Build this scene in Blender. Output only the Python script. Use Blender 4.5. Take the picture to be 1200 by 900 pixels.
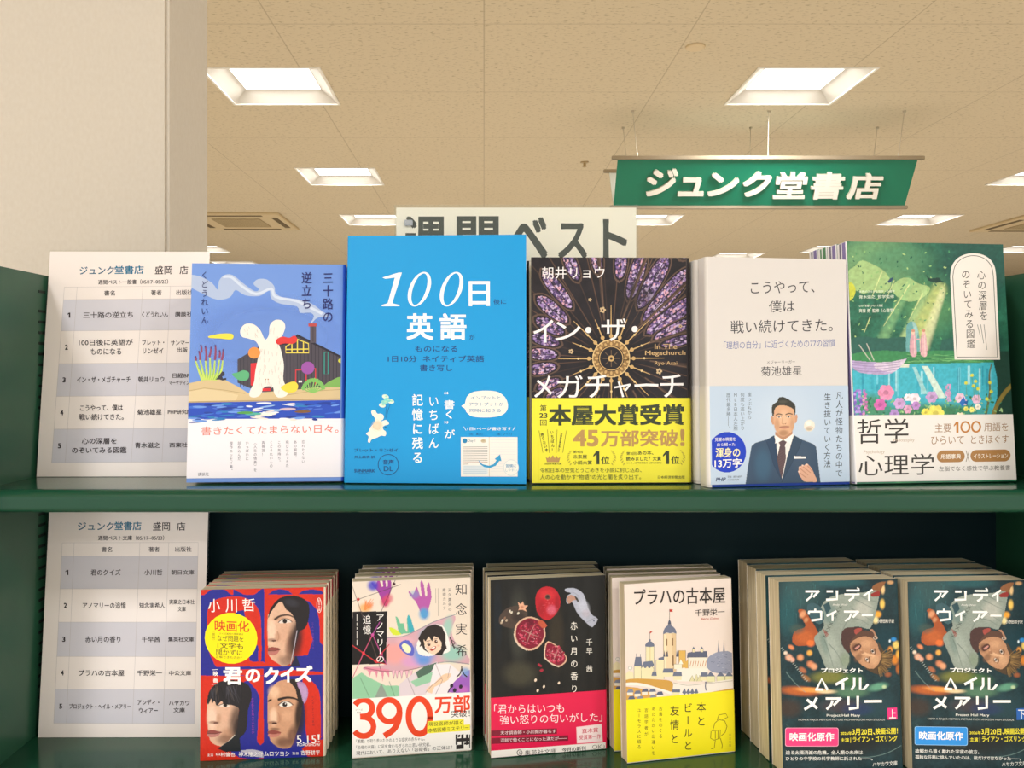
import bpy, bmesh, math, random
import numpy as np
from mathutils import Vector, Matrix, geometry
R = math.radians
random.seed(7)
C = bpy.context.scene.collection
for _o in list(bpy.data.objects):
    bpy.data.objects.remove(_o)

# ---------------------------------------------------------------- camera, world, exposure
ZC = 1.45                      # eye height above the shop floor
FPX, CX, CY = 1000.0, 567.0, 430.0   # focal length and vanishing point in a 1200x900 frame
sc = bpy.context.scene
cam_d = bpy.data.cameras.new('camera')
cam_d.sensor_fit = 'HORIZONTAL'
cam_d.sensor_width = 36.0
cam_d.lens = FPX / 1200.0 * 36.0
cam_d.shift_x = (600.0 - CX) / 1200.0
cam_d.shift_y = (CY - 450.0) / 1200.0
cam_d.clip_start = 0.05
cam = bpy.data.objects.new('camera', cam_d)
cam.location = (0, 0, ZC)
cam.rotation_euler = (R(90), 0, 0)
C.objects.link(cam)
sc.camera = cam
GLOW_STRENGTH = 2.6            # brightness of the visible diffuser
LAMP_WATTS = 28.0              # light each fitting throws down
LIGHT_COLOR = (1.0, 0.995, 0.985)
sc.view_settings.view_transform = 'Standard'
sc.view_settings.look = 'None'
sc.view_settings.gamma = 1.0
sc.view_settings.use_curve_mapping = False
sc.view_settings.exposure = 0.0
sc.cycles.max_bounces = 8
sc.cycles.diffuse_bounces = 5
sc.cycles.transparent_max_bounces = 24
sc.cycles.caustics_reflective = False
sc.cycles.caustics_refractive = False
w = bpy.data.worlds.new('world')
sc.world = w
w.use_nodes = True
w.node_tree.nodes['Background'].inputs[0].default_value = (1.0, 0.975, 0.95, 1)
w.node_tree.nodes['Background'].inputs[1].default_value = 1.5   # ambient fill through the unbuilt front side, added to brighten the shelves

# ---------------------------------------------------------------- materials
def lin(h):
    if not isinstance(h, str):
        return tuple(h)
    h = h.lstrip('#')
    out = []
    for i in (0, 2, 4):
        c = int(h[i:i+2], 16) / 255.0
        out.append(c / 12.92 if c <= 0.04045 else ((c + 0.055) / 1.055) ** 2.4)
    return tuple(out)
_mats = {}
def mat(h, rough=0.5, metal=0.0, coat=0.0, spec=0.5, name=None):
    key = (h, rough, metal, coat, spec)
    if key in _mats:
        return _mats[key]
    m = bpy.data.materials.new(name or 'flat_%s' % (h if isinstance(h, str) else 'colour'))
    m.use_nodes = True
    b = m.node_tree.nodes['Principled BSDF']
    b.inputs['Base Color'].default_value = (*lin(h), 1)
    b.inputs['Roughness'].default_value = rough
    b.inputs['Metallic'].default_value = metal
    b.inputs['Coat Weight'].default_value = coat
    b.inputs['Coat Roughness'].default_value = 0.12
    b.inputs['Specular IOR Level'].default_value = spec
    _mats[key] = m
    return m
def noise_mat(name, stops, scale=60.0, rough=0.4, detail=4.0, kind='noise', bump=0.0, stretch=(1, 1, 1), coord='Object', spec=0.5):
    m = bpy.data.materials.new(name)
    m.use_nodes = True
    nt = m.node_tree
    b = nt.nodes['Principled BSDF']
    b.inputs['Roughness'].default_value = rough
    b.inputs['Specular IOR Level'].default_value = spec
    tc = nt.nodes.new('ShaderNodeTexCoord')
    mp = nt.nodes.new('ShaderNodeMapping')
    mp.inputs['Scale'].default_value = stretch
    nt.links.new(tc.outputs[coord], mp.inputs['Vector'])
    if kind == 'voronoi':
        tx = nt.nodes.new('ShaderNodeTexVoronoi')
        tx.inputs['Scale'].default_value = scale
        fac = tx.outputs['Color']
        sep = nt.nodes.new('ShaderNodeSeparateColor')
        nt.links.new(fac, sep.inputs[0])
        fac = sep.outputs[0]
    elif kind == 'wave':
        tx = nt.nodes.new('ShaderNodeTexWave')
        tx.inputs['Scale'].default_value = scale
        tx.inputs['Distortion'].default_value = 1.5
        tx.inputs['Detail'].default_value = detail
        fac = tx.outputs[1]
    else:
        tx = nt.nodes.new('ShaderNodeTexNoise')
        tx.inputs['Scale'].default_value = scale
        tx.inputs['Detail'].default_value = detail
        fac = tx.outputs[0]
    nt.links.new(mp.outputs[0], tx.inputs['Vector'])
    cr = nt.nodes.new('ShaderNodeValToRGB')
    while len(cr.color_ramp.elements) < len(stops):
        cr.color_ramp.elements.new(0.5)
    for e, (p, c) in zip(cr.color_ramp.elements, stops):
        e.position = p
        e.color = (*lin(c), 1)
    nt.links.new(fac, cr.inputs[0])
    nt.links.new(cr.outputs[0], b.inputs['Base Color'])
    if bump:
        bp = nt.nodes.new('ShaderNodeBump')
        bp.inputs['Strength'].default_value = bump
        bp.inputs['Distance'].default_value = 0.001
        nt.links.new(fac, bp.inputs['Height'])
        nt.links.new(bp.outputs[0], b.inputs['Normal'])
    return m
def soft_mat():
    m = bpy.data.materials.new('soft_print')
    m.use_nodes = True
    nt = m.node_tree
    b = nt.nodes['Principled BSDF']
    at = nt.nodes.new('ShaderNodeAttribute')
    at.attribute_name = 'ink'
    nt.links.new(at.outputs['Color'], b.inputs['Base Color'])
    nt.links.new(at.outputs['Alpha'], b.inputs['Alpha'])
    b.inputs['Roughness'].default_value = 0.45
    b.inputs['Specular IOR Level'].default_value = 0.3
    return m
SOFT = soft_mat()
def painted_mat():
    m = bpy.data.materials.new('painted_print')
    m.use_nodes = True
    nt = m.node_tree
    b = nt.nodes['Principled BSDF']
    at = nt.nodes.new('ShaderNodeAttribute')
    at.attribute_name = 'ink'
    nt.links.new(at.outputs['Color'], b.inputs['Base Color'])
    b.inputs['Roughness'].default_value = 0.35
    b.inputs['Specular IOR Level'].default_value = 0.3
    return m
PAINTED = painted_mat()
def value_noise(x, y, seed=0):
    xi, yi = np.floor(x).astype(np.int64), np.floor(y).astype(np.int64)
    fx, fy = x - xi, y - yi
    fx, fy = fx*fx*(3-2*fx), fy*fy*(3-2*fy)
    def hsh(i, j):
        n = (i * 374761393 + j * 668265263 + seed * 974711) & 0x7fffffff
        n = ((n ^ (n >> 13)) * 1274126177) & 0x7fffffff
        return ((n ^ (n >> 16)) & 0xffff) / 65535.0
    return (hsh(xi, yi)*(1-fx) + hsh(xi+1, yi)*fx)*(1-fy) + (hsh(xi, yi+1)*(1-fx) + hsh(xi+1, yi+1)*fx)*fy
def fbm(x, y, seed=0, octs=4):
    t, amp, s = 0.0, 0.5, 0.0
    for o in range(octs):
        t = t + amp * value_noise(x * 2**o, y * 2**o, seed + o)
        s += amp
        amp *= 0.55
    return t / s
def clear_mat():
    m = bpy.data.materials.new('clear_acrylic')
    m.use_nodes = True
    nt = m.node_tree
    nt.nodes.remove(nt.nodes['Principled BSDF'])
    out = nt.nodes['Material Output']
    tr = nt.nodes.new('ShaderNodeBsdfTransparent')
    tr.inputs[0].default_value = (0.97, 0.98, 0.97, 1)
    gl = nt.nodes.new('ShaderNodeBsdfGlossy')
    gl.inputs['Roughness'].default_value = 0.05
    fr = nt.nodes.new('ShaderNodeFresnel')
    fr.inputs[0].default_value = 1.49
    mx = nt.nodes.new('ShaderNodeMixShader')
    ge = nt.nodes.new('ShaderNodeNewGeometry')
    inv = nt.nodes.new('ShaderNodeMath')
    inv.operation = 'SUBTRACT'
    inv.inputs[0].default_value = 1.0
    mu = nt.nodes.new('ShaderNodeMath')
    mu.operation = 'MULTIPLY'
    nt.links.new(ge.outputs['Backfacing'], inv.inputs[1])
    nt.links.new(inv.outputs[0], mu.inputs[0])
    nt.links.new(fr.outputs[0], mu.inputs[1])
    nt.links.new(mu.outputs[0], mx.inputs[0])
    nt.links.new(tr.outputs[0], mx.inputs[1])
    nt.links.new(gl.outputs[0], mx.inputs[2])
    nt.links.new(mx.outputs[0], out.inputs[0])
    return m
CLEAR = clear_mat()
def emit_mat(name, col, strength):
    m = bpy.data.materials.new(name)
    m.use_nodes = True
    b = m.node_tree.nodes['Principled BSDF']
    b.inputs['Base Color'].default_value = (0.9, 0.9, 0.88, 1)
    b.inputs['Emission Color'].default_value = (*col, 1)
    b.inputs['Emission Strength'].default_value = strength
    return m
def paint_mat(name, h, rough, var=0.12, scale=3.0, bump=0.02, spec=0.3):
    c = lin(h)
    a = tuple(v * (1 - var) for v in c)
    b = tuple(min(1, v * (1 + var)) for v in c)
    return noise_mat(name, [(0.3, a), (0.7, b)], scale, rough, 6.0, bump=bump, spec=spec)

# ---------------------------------------------------------------- object helpers
def link_mesh(name, verts, faces, mats, idx=None, parent=None, smooth=False):
    me = bpy.data.meshes.new(name)
    me.from_pydata(verts, [], faces)
    for m in (mats if isinstance(mats, (list, tuple)) else [mats]):
        me.materials.append(m)
    if idx:
        me.polygons.foreach_set('material_index', idx)
    if smooth:
        me.polygons.foreach_set('use_smooth', [True] * len(me.polygons))
    me.update()
    o = bpy.data.objects.new(name, me)
    C.objects.link(o)
    if parent:
        o.parent = parent
    return o
def link_bm(name, bm, mats, parent=None, smooth=False):
    bmesh.ops.recalc_face_normals(bm, faces=bm.faces)
    me = bpy.data.meshes.new(name)
    bm.to_mesh(me)
    bm.free()
    for m in (mats if isinstance(mats, (list, tuple)) else [mats]):
        me.materials.append(m)
    if smooth:
        me.polygons.foreach_set('use_smooth', [True] * len(me.polygons))
    o = bpy.data.objects.new(name, me)
    C.objects.link(o)
    if parent:
        o.parent = parent
    return o
def box(bm, x0, x1, y0, y1, z0, z1, mi=0, bev=0.0):
    vs = [bm.verts.new((x, y, z)) for x in (x0, x1) for y in (y0, y1) for z in (z0, z1)]
    fs = []
    for q in ((0, 1, 3, 2), (4, 6, 7, 5), (0, 4, 5, 1), (2, 3, 7, 6), (0, 2, 6, 4), (1, 5, 7, 3)):
        f = bm.faces.new([vs[i] for i in q])
        f.material_index = mi
        fs.append(f)
    if bev:
        es = list({e for f in fs for e in f.edges})
        bmesh.ops.bevel(bm, geom=es, offset=bev, segments=2, affect='EDGES')
def tube(bm, p, q, r, n=10, mi=0):
    p, q = Vector(p), Vector(q)
    d = (q - p).normalized()
    a = d.orthogonal().normalized()
    b = d.cross(a)
    rings = []
    for c in (p, q):
        rings.append([bm.verts.new(c + r * (math.cos(2*math.pi*i/n) * a + math.sin(2*math.pi*i/n) * b)) for i in range(n)])
    for i in range(n):
        f = bm.faces.new((rings[0][i], rings[0][(i+1) % n], rings[1][(i+1) % n], rings[1][i]))
        f.material_index = mi
    bm.faces.new(rings[0][::-1]).material_index = mi
    bm.faces.new(rings[1]).material_index = mi
def lathe(bm, prof, n=20, mi=0):
    rings = [[bm.verts.new((r * math.cos(2*math.pi*i/n), r * math.sin(2*math.pi*i/n), z)) for i in range(n)] for r, z in prof]
    for a, b in zip(rings, rings[1:]):
        for i in range(n):
            bm.faces.new((a[i], a[(i+1) % n], b[(i+1) % n], b[i])).material_index = mi
    bm.faces.new(rings[0][::-1])
    bm.faces.new(rings[-1])
def empty(name, loc, rot=(0, 0, 0)):
    o = bpy.data.objects.new(name, None)
    o.empty_display_size = 0.05
    C.objects.link(o)
    o.location = loc
    o.rotation_euler = rot
    return o
def tag(o, label, cat, group=None):
    o['label'] = label
    o['category'] = cat
    if group:
        o['group'] = group
    return o
def struct(o):
    o['kind'] = 'structure'
    return o
def dup(o, parent=None):
    c = o.copy()
    C.objects.link(c)
    if parent:
        c.parent = parent
    for ch in [x for x in bpy.data.objects if x.parent == o]:
        dup(ch, c)
    return c

# ---------------------------------------------------------------- lettering and flat printed artwork
_glyph = {}
def weights(b):
    """small shifts that overlay a letter with itself to thicken its strokes"""
    return ((0.0, 0.0),) if b < 0.003 else ((-b, -b), (b, -b), (-b, b), (b, b))
def glyph(s, shear=0.0):
    key = (s, shear)
    if key not in _glyph:
        cu = bpy.data.curves.new('lettering', 'FONT')
        cu.body = s
        cu.resolution_u = 3
        cu.shear = shear
        ob = bpy.data.objects.new('lettering', cu)
        me = ob.to_mesh()
        vs = [(v.co.x, v.co.y) for v in me.vertices]
        fs = [tuple(p.vertices) for p in me.polygons]
        ob.to_mesh_clear()
        bpy.data.objects.remove(ob)
        bpy.data.curves.remove(cu)
        _glyph[key] = (vs, fs)
    return _glyph[key]
def solve_h(src, dst):
    A = []
    for (x, y), (u, v) in zip(src, dst):
        A.append([x, y, 1, 0, 0, 0, -u*x, -u*y, u])
        A.append([0, 0, 0, x, y, 1, -v*x, -v*y, v])
    n = 8
    for i in range(n):
        p = max(range(i, n), key=lambda r: abs(A[r][i]))
        A[i], A[p] = A[p], A[i]
        for r in range(n):
            if r != i:
                f = A[r][i] / A[i][i]
                for c in range(i, n + 1):
                    A[r][c] -= f * A[i][c]
    return [A[i][8] / A[i][i] for i in range(n)]
def sm(pts, n=5, closed=True):
    out = []
    N = len(pts)
    for i in range(N if closed else N - 1):
        g = (lambda k: pts[k % N]) if closed else (lambda k: pts[min(max(k, 0), N - 1)])
        p0, p1, p2, p3 = g(i-1), g(i), g(i+1), g(i+2)
        for k in range(n):
            t = k / n
            out.append(tuple(0.5 * (2*p1[j] + (p2[j]-p0[j])*t + (2*p0[j]-5*p1[j]+4*p2[j]-p3[j])*t*t + (3*p1[j]-p0[j]-3*p2[j]+p3[j])*t**3) for j in (0, 1)))
    if not closed:
        out.append(tuple(pts[-1]))
    return out
STEP = 2e-6
ROT_V = set('ー―〈〉「」（）()｜…～')
class Art:
    """Ink on a flat page: measured on a straight-on layout, mapped to page metres."""
    def __init__(s, corners, W, H, rough=0.4, y0=0.0, clip=None, base=0):
        s.h = solve_h([(a*1.0, b*1.0) for a, b in corners], [(0, H), (W, H), (W, 0), (0, 0)])
        s.W, s.H, s.rough, s.y0 = W, H, rough, y0
        s.clip = clip or (0, W, 0, H)
        s.V, s.F, s.M, s.mats, s.col = [], [], [], [], {}
        s.n = base
        s.o, s.k = (0, 0), 1.0
        s.cv = None
    def f(s, ox, oy, k):
        s.o, s.k = (ox, oy), k
        return s
    # -- a picture painted dot by dot (printed photographs and paintings), as fine coloured quads
    def canvas(s, base, res=1.7, v0=None, v1=None):
        u0, u1, c0, c1 = s.clip
        c0, c1 = (c0 if v0 is None else v0), (c1 if v1 is None else v1)
        h = np.array([[s.h[0], s.h[1], s.h[2]], [s.h[3], s.h[4], s.h[5]], [s.h[6], s.h[7], 1.0]])
        hi = np.linalg.inv(h)
        p = hi @ np.array([[0, s.W], [0, 0], [1, 1]])
        wpx = abs(p[0, 1]/p[2, 1] - p[0, 0]/p[2, 0])
        d = s.W / wpx / res
        nx, ny = max(2, int((u1-u0)/d)), max(2, int((c1-c0)/d))
        U, V = np.meshgrid(np.linspace(u0, u1, nx+1), np.linspace(c0, c1, ny+1))
        q = hi @ np.stack([U.ravel(), V.ravel(), np.ones(U.size)])
        s.cv = dict(nx=nx, ny=ny, U=U.ravel(), V=V.ravel(), X=q[0]/q[2], Y=q[1]/q[2], C=np.tile(np.array(lin(base)), (U.size, 1)), aa=1.0/res)
    def cxy(s):
        return (s.cv['X'] - s.o[0]) * s.k, (s.cv['Y'] - s.o[1]) * s.k
    def cmix(s, al, c):
        C_ = s.cv['C']
        C_ += (np.array(lin(c)) - C_) * np.asarray(al)[:, None]
    def cmask(s, pts):
        X, Y = s.cxy()
        P_ = np.array(pts)
        ins = np.zeros(len(X), bool)
        bb = (X >= P_[:, 0].min()) & (X <= P_[:, 0].max()) & (Y >= P_[:, 1].min()) & (Y <= P_[:, 1].max())
        ix = np.nonzero(bb)[0]
        x, y = X[ix], Y[ix]
        r = np.zeros(len(ix), bool)
        for i in range(len(P_)):
            (xa, ya), (xb, yb) = P_[i-1], P_[i]
            if ya == yb:
                continue
            hit = ((ya > y) != (yb > y)) & (x < (xb-xa)*(y-ya)/(yb-ya) + xa)
            r ^= hit
        ins[ix] = r
        return ins
    def mosaic(s, pts, cols, cell, seed=0, smooth=4, stretch=1.0, rot=0.0):
        m = s.cmask(sm(pts, smooth) if smooth else pts)
        X, Y = s.cxy()
        cr, sr = math.cos(R(rot)), math.sin(R(rot))
        x, y = (X*cr + Y*sr) / (cell*stretch), (-X*sr + Y*cr) / cell
        n = value_noise(np.floor(x + 0.35*np.floor(y)) + 0.01, np.floor(y) + 0.01, seed)
        n2 = fbm(X / cell / 3, Y / cell / 3, seed + 7)
        k = np.clip((n*0.75 + n2*0.5 - 0.1) * len(cols), 0, len(cols) - 1).astype(int)
        pal = np.array([lin(c) for c in cols])
        s.cv['C'][m] = pal[k[m]]
    def grain(s, size, amp, seed=0, stretch=(1, 1), pts=None):
        X, Y = s.cxy()
        n = fbm(X / size / stretch[0], Y / size / stretch[1], seed)
        f = 1 + (n - 0.5) * 2 * amp
        if pts is not None:
            f = np.where(s.cmask(pts), f, 1)
        s.cv['C'] *= f[:, None]
    def flush(s):
        cv, s.cv = s.cv, None
        s.n += 1
        b0 = len(s.V)
        yy = s.y()
        nx, ny = cv['nx'], cv['ny']
        C_ = np.clip(cv['C'], 0.002, 1)
        for i in range(len(cv['U'])):
            s.col[b0+i] = (float(C_[i, 0]), float(C_[i, 1]), float(C_[i, 2]), 1.0)
        s.V += [(float(u), yy, float(v)) for u, v in zip(cv['U'], cv['V'])]
        mi = s.mi(PAINTED)
        for j in range(ny):
            for i in range(nx):
                k = b0 + j*(nx+1) + i
                s.F.append((k, k+1, k+nx+2, k+nx+1))
        s.M += [mi] * (nx*ny)
    def uv(s, x, y):
        x, y = s.o[0] + x / s.k, s.o[1] + y / s.k
        h = s.h
        d = h[6]*x + h[7]*y + 1
        return ((h[0]*x + h[1]*y + h[2]) / d, (h[3]*x + h[4]*y + h[5]) / d)
    def mi(s, c):
        m = c if isinstance(c, bpy.types.Material) else mat(c, s.rough, spec=0.3)
        if m not in s.mats:
            s.mats.append(m)
        return s.mats.index(m)
    def y(s):
        return s.y0 - STEP * s.n
    def clipped(s, P):
        x0, x1, z0, z1 = s.clip
        for ax, lim, sg in ((0, x0, 1), (0, x1, -1), (1, z0, 1), (1, z1, -1)):
            out = []
            for i in range(len(P)):
                a, b = P[i-1], P[i]
                da, db = (a[ax]-lim)*sg, (b[ax]-lim)*sg
                if (da < 0) != (db < 0):
                    t = da / (da - db)
                    out.append((a[0]+(b[0]-a[0])*t, a[1]+(b[1]-a[1])*t))
                if db >= 0:
                    out.append(b)
            P = out
            if len(P) < 3:
                return []
        return P
    def poly_uv(s, P, c):
        P = s.clipped(P)
        if len(P) < 3:
            return
        s.n += 1
        b = len(s.V)
        yy = s.y()
        s.V += [(u, yy, v) for u, v in P]
        mi = s.mi(c)
        for t in geometry.tessellate_polygon([[Vector((u, v, 0)) for u, v in P]]):
            p = [P[i] for i in t]
            ar = (p[1][0]-p[0][0])*(p[2][1]-p[0][1]) - (p[2][0]-p[0][0])*(p[1][1]-p[0][1])
            s.F.append(tuple(b+i for i in (t if ar > 0 else t[::-1])))
            s.M.append(mi)
    def poly(s, pts, c, smooth=0):
        if smooth:
            pts = sm(pts, smooth)
        if s.cv:
            s.cmix(s.cmask(pts) * 1.0, c)
            return
        s.poly_uv([s.uv(*p) for p in pts], c)
    def rect(s, x0, y0, x1, y1, c):
        s.poly([(x0, y0), (x1, y0), (x1, y1), (x0, y1)], c)
    def fill(s, c):
        x0, x1, z0, z1 = s.clip
        s.poly_uv([(x0, z0), (x1, z0), (x1, z1), (x0, z1)], c)
    def ell(s, cx, cy, rx, ry, c, rot=0, n=26):
        a = R(rot)
        s.poly([(cx + rx*math.cos(2*math.pi*i/n)*math.cos(a) - ry*math.sin(2*math.pi*i/n)*math.sin(a),
                 cy + rx*math.cos(2*math.pi*i/n)*math.sin(a) + ry*math.sin(2*math.pi*i/n)*math.cos(a)) for i in range(n)], c)
    def line(s, pts, wd, c, closed=False, smooth=0, w2=None):
        if smooth:
            pts = sm(pts, smooth, closed)
        if closed:
            pts = list(pts) + [pts[0], pts[1]]
        if s.cv:
            X, Y = s.cxy()
            al = np.zeros(len(X))
            n = len(pts) - 1
            soft = s.cv['aa'] * s.k
            for i in range(n):
                (xa, ya), (xb, yb) = pts[i], pts[i+1]
                wa = wd if w2 is None else wd + (w2 - wd) * i / n
                wb = wd if w2 is None else wd + (w2 - wd) * (i+1) / n
                mg = max(wa, wb) + soft
                ix = np.nonzero((X > min(xa, xb) - mg) & (X < max(xa, xb) + mg) & (Y > min(ya, yb) - mg) & (Y < max(ya, yb) + mg))[0]
                if not len(ix):
                    continue
                l2 = (xb-xa)**2 + (yb-ya)**2 or 1e-9
                t = np.clip(((X[ix]-xa)*(xb-xa) + (Y[ix]-ya)*(yb-ya)) / l2, 0, 1)
                dd = np.hypot(X[ix] - xa - t*(xb-xa), Y[ix] - ya - t*(yb-ya))
                al[ix] = np.maximum(al[ix], np.clip(((wa + (wb-wa)*t)/2 - dd) / soft + 0.5, 0, 1))
            s.cmix(al, c)
            return
        L, Rr = [], []
        N = len(pts)
        for i in range(N):
            a = pts[max(i-1, 0)]
            b = pts[min(i+1, N-1)]
            dx, dy = b[0]-a[0], b[1]-a[1]
            l = math.hypot(dx, dy) or 1
            ww = wd if w2 is None else wd + (w2 - wd) * i / (N - 1)
            nx, ny = -dy/l*ww/2, dx/l*ww/2
            L.append((pts[i][0]+nx, pts[i][1]+ny))
            Rr.append((pts[i][0]-nx, pts[i][1]-ny))
        s.n += 1
        b0 = len(s.V)
        yy = s.y()
        mi = s.mi(c)
        x0, x1, z0, z1 = s.clip
        for p, q in zip(L, Rr):
            for r in (p, q):
                u, v = s.uv(*r)
                s.V.append((min(max(u, x0), x1), yy, min(max(v, z0), z1)))
        for i in range(N-1):
            s.F.append((b0+2*i, b0+2*i+2, b0+2*i+3, b0+2*i+1))
            s.M.append(mi)
    def ring(s, cx, cy, rx, ry, wd, c, n=30, rot=0):
        s.line([(cx + rx*math.cos(2*math.pi*i/n + rot), cy + ry*math.sin(2*math.pi*i/n + rot)) for i in range(n)], wd, c, closed=True)
    def blob(s, cx, cy, rx, ry, c, a=1.0, rot=0, n=22, hard=0.55):
        c = lin(c)
        if s.cv:
            X, Y = s.cxy()
            cr, sr = math.cos(R(rot)), math.sin(R(rot))
            dx, dy = X - cx, Y - cy
            r = np.hypot((dx*cr + dy*sr) / rx, (-dx*sr + dy*cr) / ry)
            q = np.clip((1.0 - r) / (1.0 - hard * 0.6), 0, 1)
            s.cmix(a * q*q*(3 - 2*q), c)
            return
        s.n += 1
        b0 = len(s.V)
        yy = s.y()
        ra = R(rot)
        x0, x1, z0, z1 = s.clip
        def add(x, y, al):
            u, v = s.uv(x, y)
            s.col[len(s.V)] = (*c, al)
            s.V.append((min(max(u, x0), x1), yy, min(max(v, z0), z1)))
        add(cx, cy, a)
        for fr, al in ((hard, a * 0.85), ((1 + hard) / 2, a * 0.36), (1.0, 0.0)):
            for i in range(n):
                t = 2*math.pi*i/n
                px, py = rx*fr*math.cos(t), ry*fr*math.sin(t)
                add(cx + px*math.cos(ra) - py*math.sin(ra), cy + px*math.sin(ra) + py*math.cos(ra), al)
        mi = s.mi(SOFT)
        for i in range(n):
            j = (i+1) % n
            s.F.append((b0, b0+1+j, b0+1+i))
            s.M.append(mi)
            for k in (0, 1):
                s.F.append((b0+1+k*n+i, b0+1+k*n+j, b0+1+(k+1)*n+j, b0+1+(k+1)*n+i))
                s.M.append(mi)
    def put(s, vs, fs, fx, c):
        b0 = len(s.V)
        yy = s.y()
        x0, x1, z0, z1 = s.clip
        for x, y in vs:
            u, v = s.uv(*fx(x, y))
            s.V.append((min(max(u, x0), x1), yy, min(max(v, z0), z1)))
        mi = s.mi(c)
        s.F += [tuple(b0+i for i in f) for f in fs]
        s.M += [mi] * len(fs)
    def t(s, st, x0, y0, x1, y1, c, b=0.0, sh=0.0, skew=0.0):
        """one horizontal line of lettering filling the box; skew lowers the right end"""
        if st == '1':
            w_, h_ = x1 - x0, y1 - y0
            s.poly([(x0, y0 + 0.30*h_), (x0 + 0.50*w_, y0), (x1, y0), (x1, y1), (x0 + 0.52*w_, y1), (x0 + 0.52*w_, y0 + 0.24*h_), (x0, y0 + 0.44*h_)], c)
            return
        vs, fs = glyph(st, sh)
        if not vs:
            return
        d = max(b, 0.0)
        ax, bx = min(v[0] for v in vs) - d, max(v[0] for v in vs) + d
        ay, by = min(v[1] for v in vs) - d, max(v[1] for v in vs) + d
        if by - ay < 0.3:
            ay, by = ay - 0.3, by + 0.3
        for sx, sy in weights(b):
            s.n += 1
            def fx(x, y):
                q = (x+sx-ax)/(bx-ax)
                return (x0 + q*(x1-x0), y1 - (y+sy-ay)/(by-ay)*(y1-y0) + skew*q)
            s.put(vs, fs, fx, c)
    def v(s, st, xc, y0, y1, wd, c, b=0.0, dx=0.0):
        """one vertical column of lettering"""
        n = len(st)
        ch = (y1-y0) / n
        for sx, sy in weights(b):
            s.n += 1
            for i, g in enumerate(st):
                if g in ' 　':
                    continue
                vs, fs = glyph(g)
                top = y0 + i*ch
                xx = xc + dx * i / max(1, n-1)
                rot = g in ROT_V
                off = 0.55 if g in '、。' else 0.0
                mid = (max(q[0] for q in vs) + min(q[0] for q in vs)) / 2 if len(g.encode()) == 1 else 0.5
                def fx(x, y):
                    gx, gy = x + sx - mid, y + sy - 0.38
                    if rot:
                        gx, gy = gy, -gx
                    return (xx + (gx + off) * wd, top + ch*0.5 - (gy + off) * min(ch*0.98, wd*1.1))
                s.put(vs, fs, fx, c)
    def build(s, name, base_V, base_F, base_mats, base_idx, parent):
        V = list(base_V) + s.V
        nb = len(base_V)
        F = list(base_F) + [tuple(nb+i for i in f) for f in s.F]
        mats = list(base_mats)
        idx = list(base_idx)
        mp = []
        for m in s.mats:
            if m not in mats:
                mats.append(m)
            mp.append(mats.index(m))
        idx += [mp[i] for i in s.M]
        o = link_mesh(name, V, F, mats, idx, parent)
        if s.col:
            at = o.data.attributes.new('ink', 'FLOAT_COLOR', 'POINT')
            buf = [0.0] * (4 * len(V))
            for k, c in s.col.items():
                buf[4*(nb+k):4*(nb+k)+4] = c
            at.data.foreach_set('color', buf)
        return o

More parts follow.
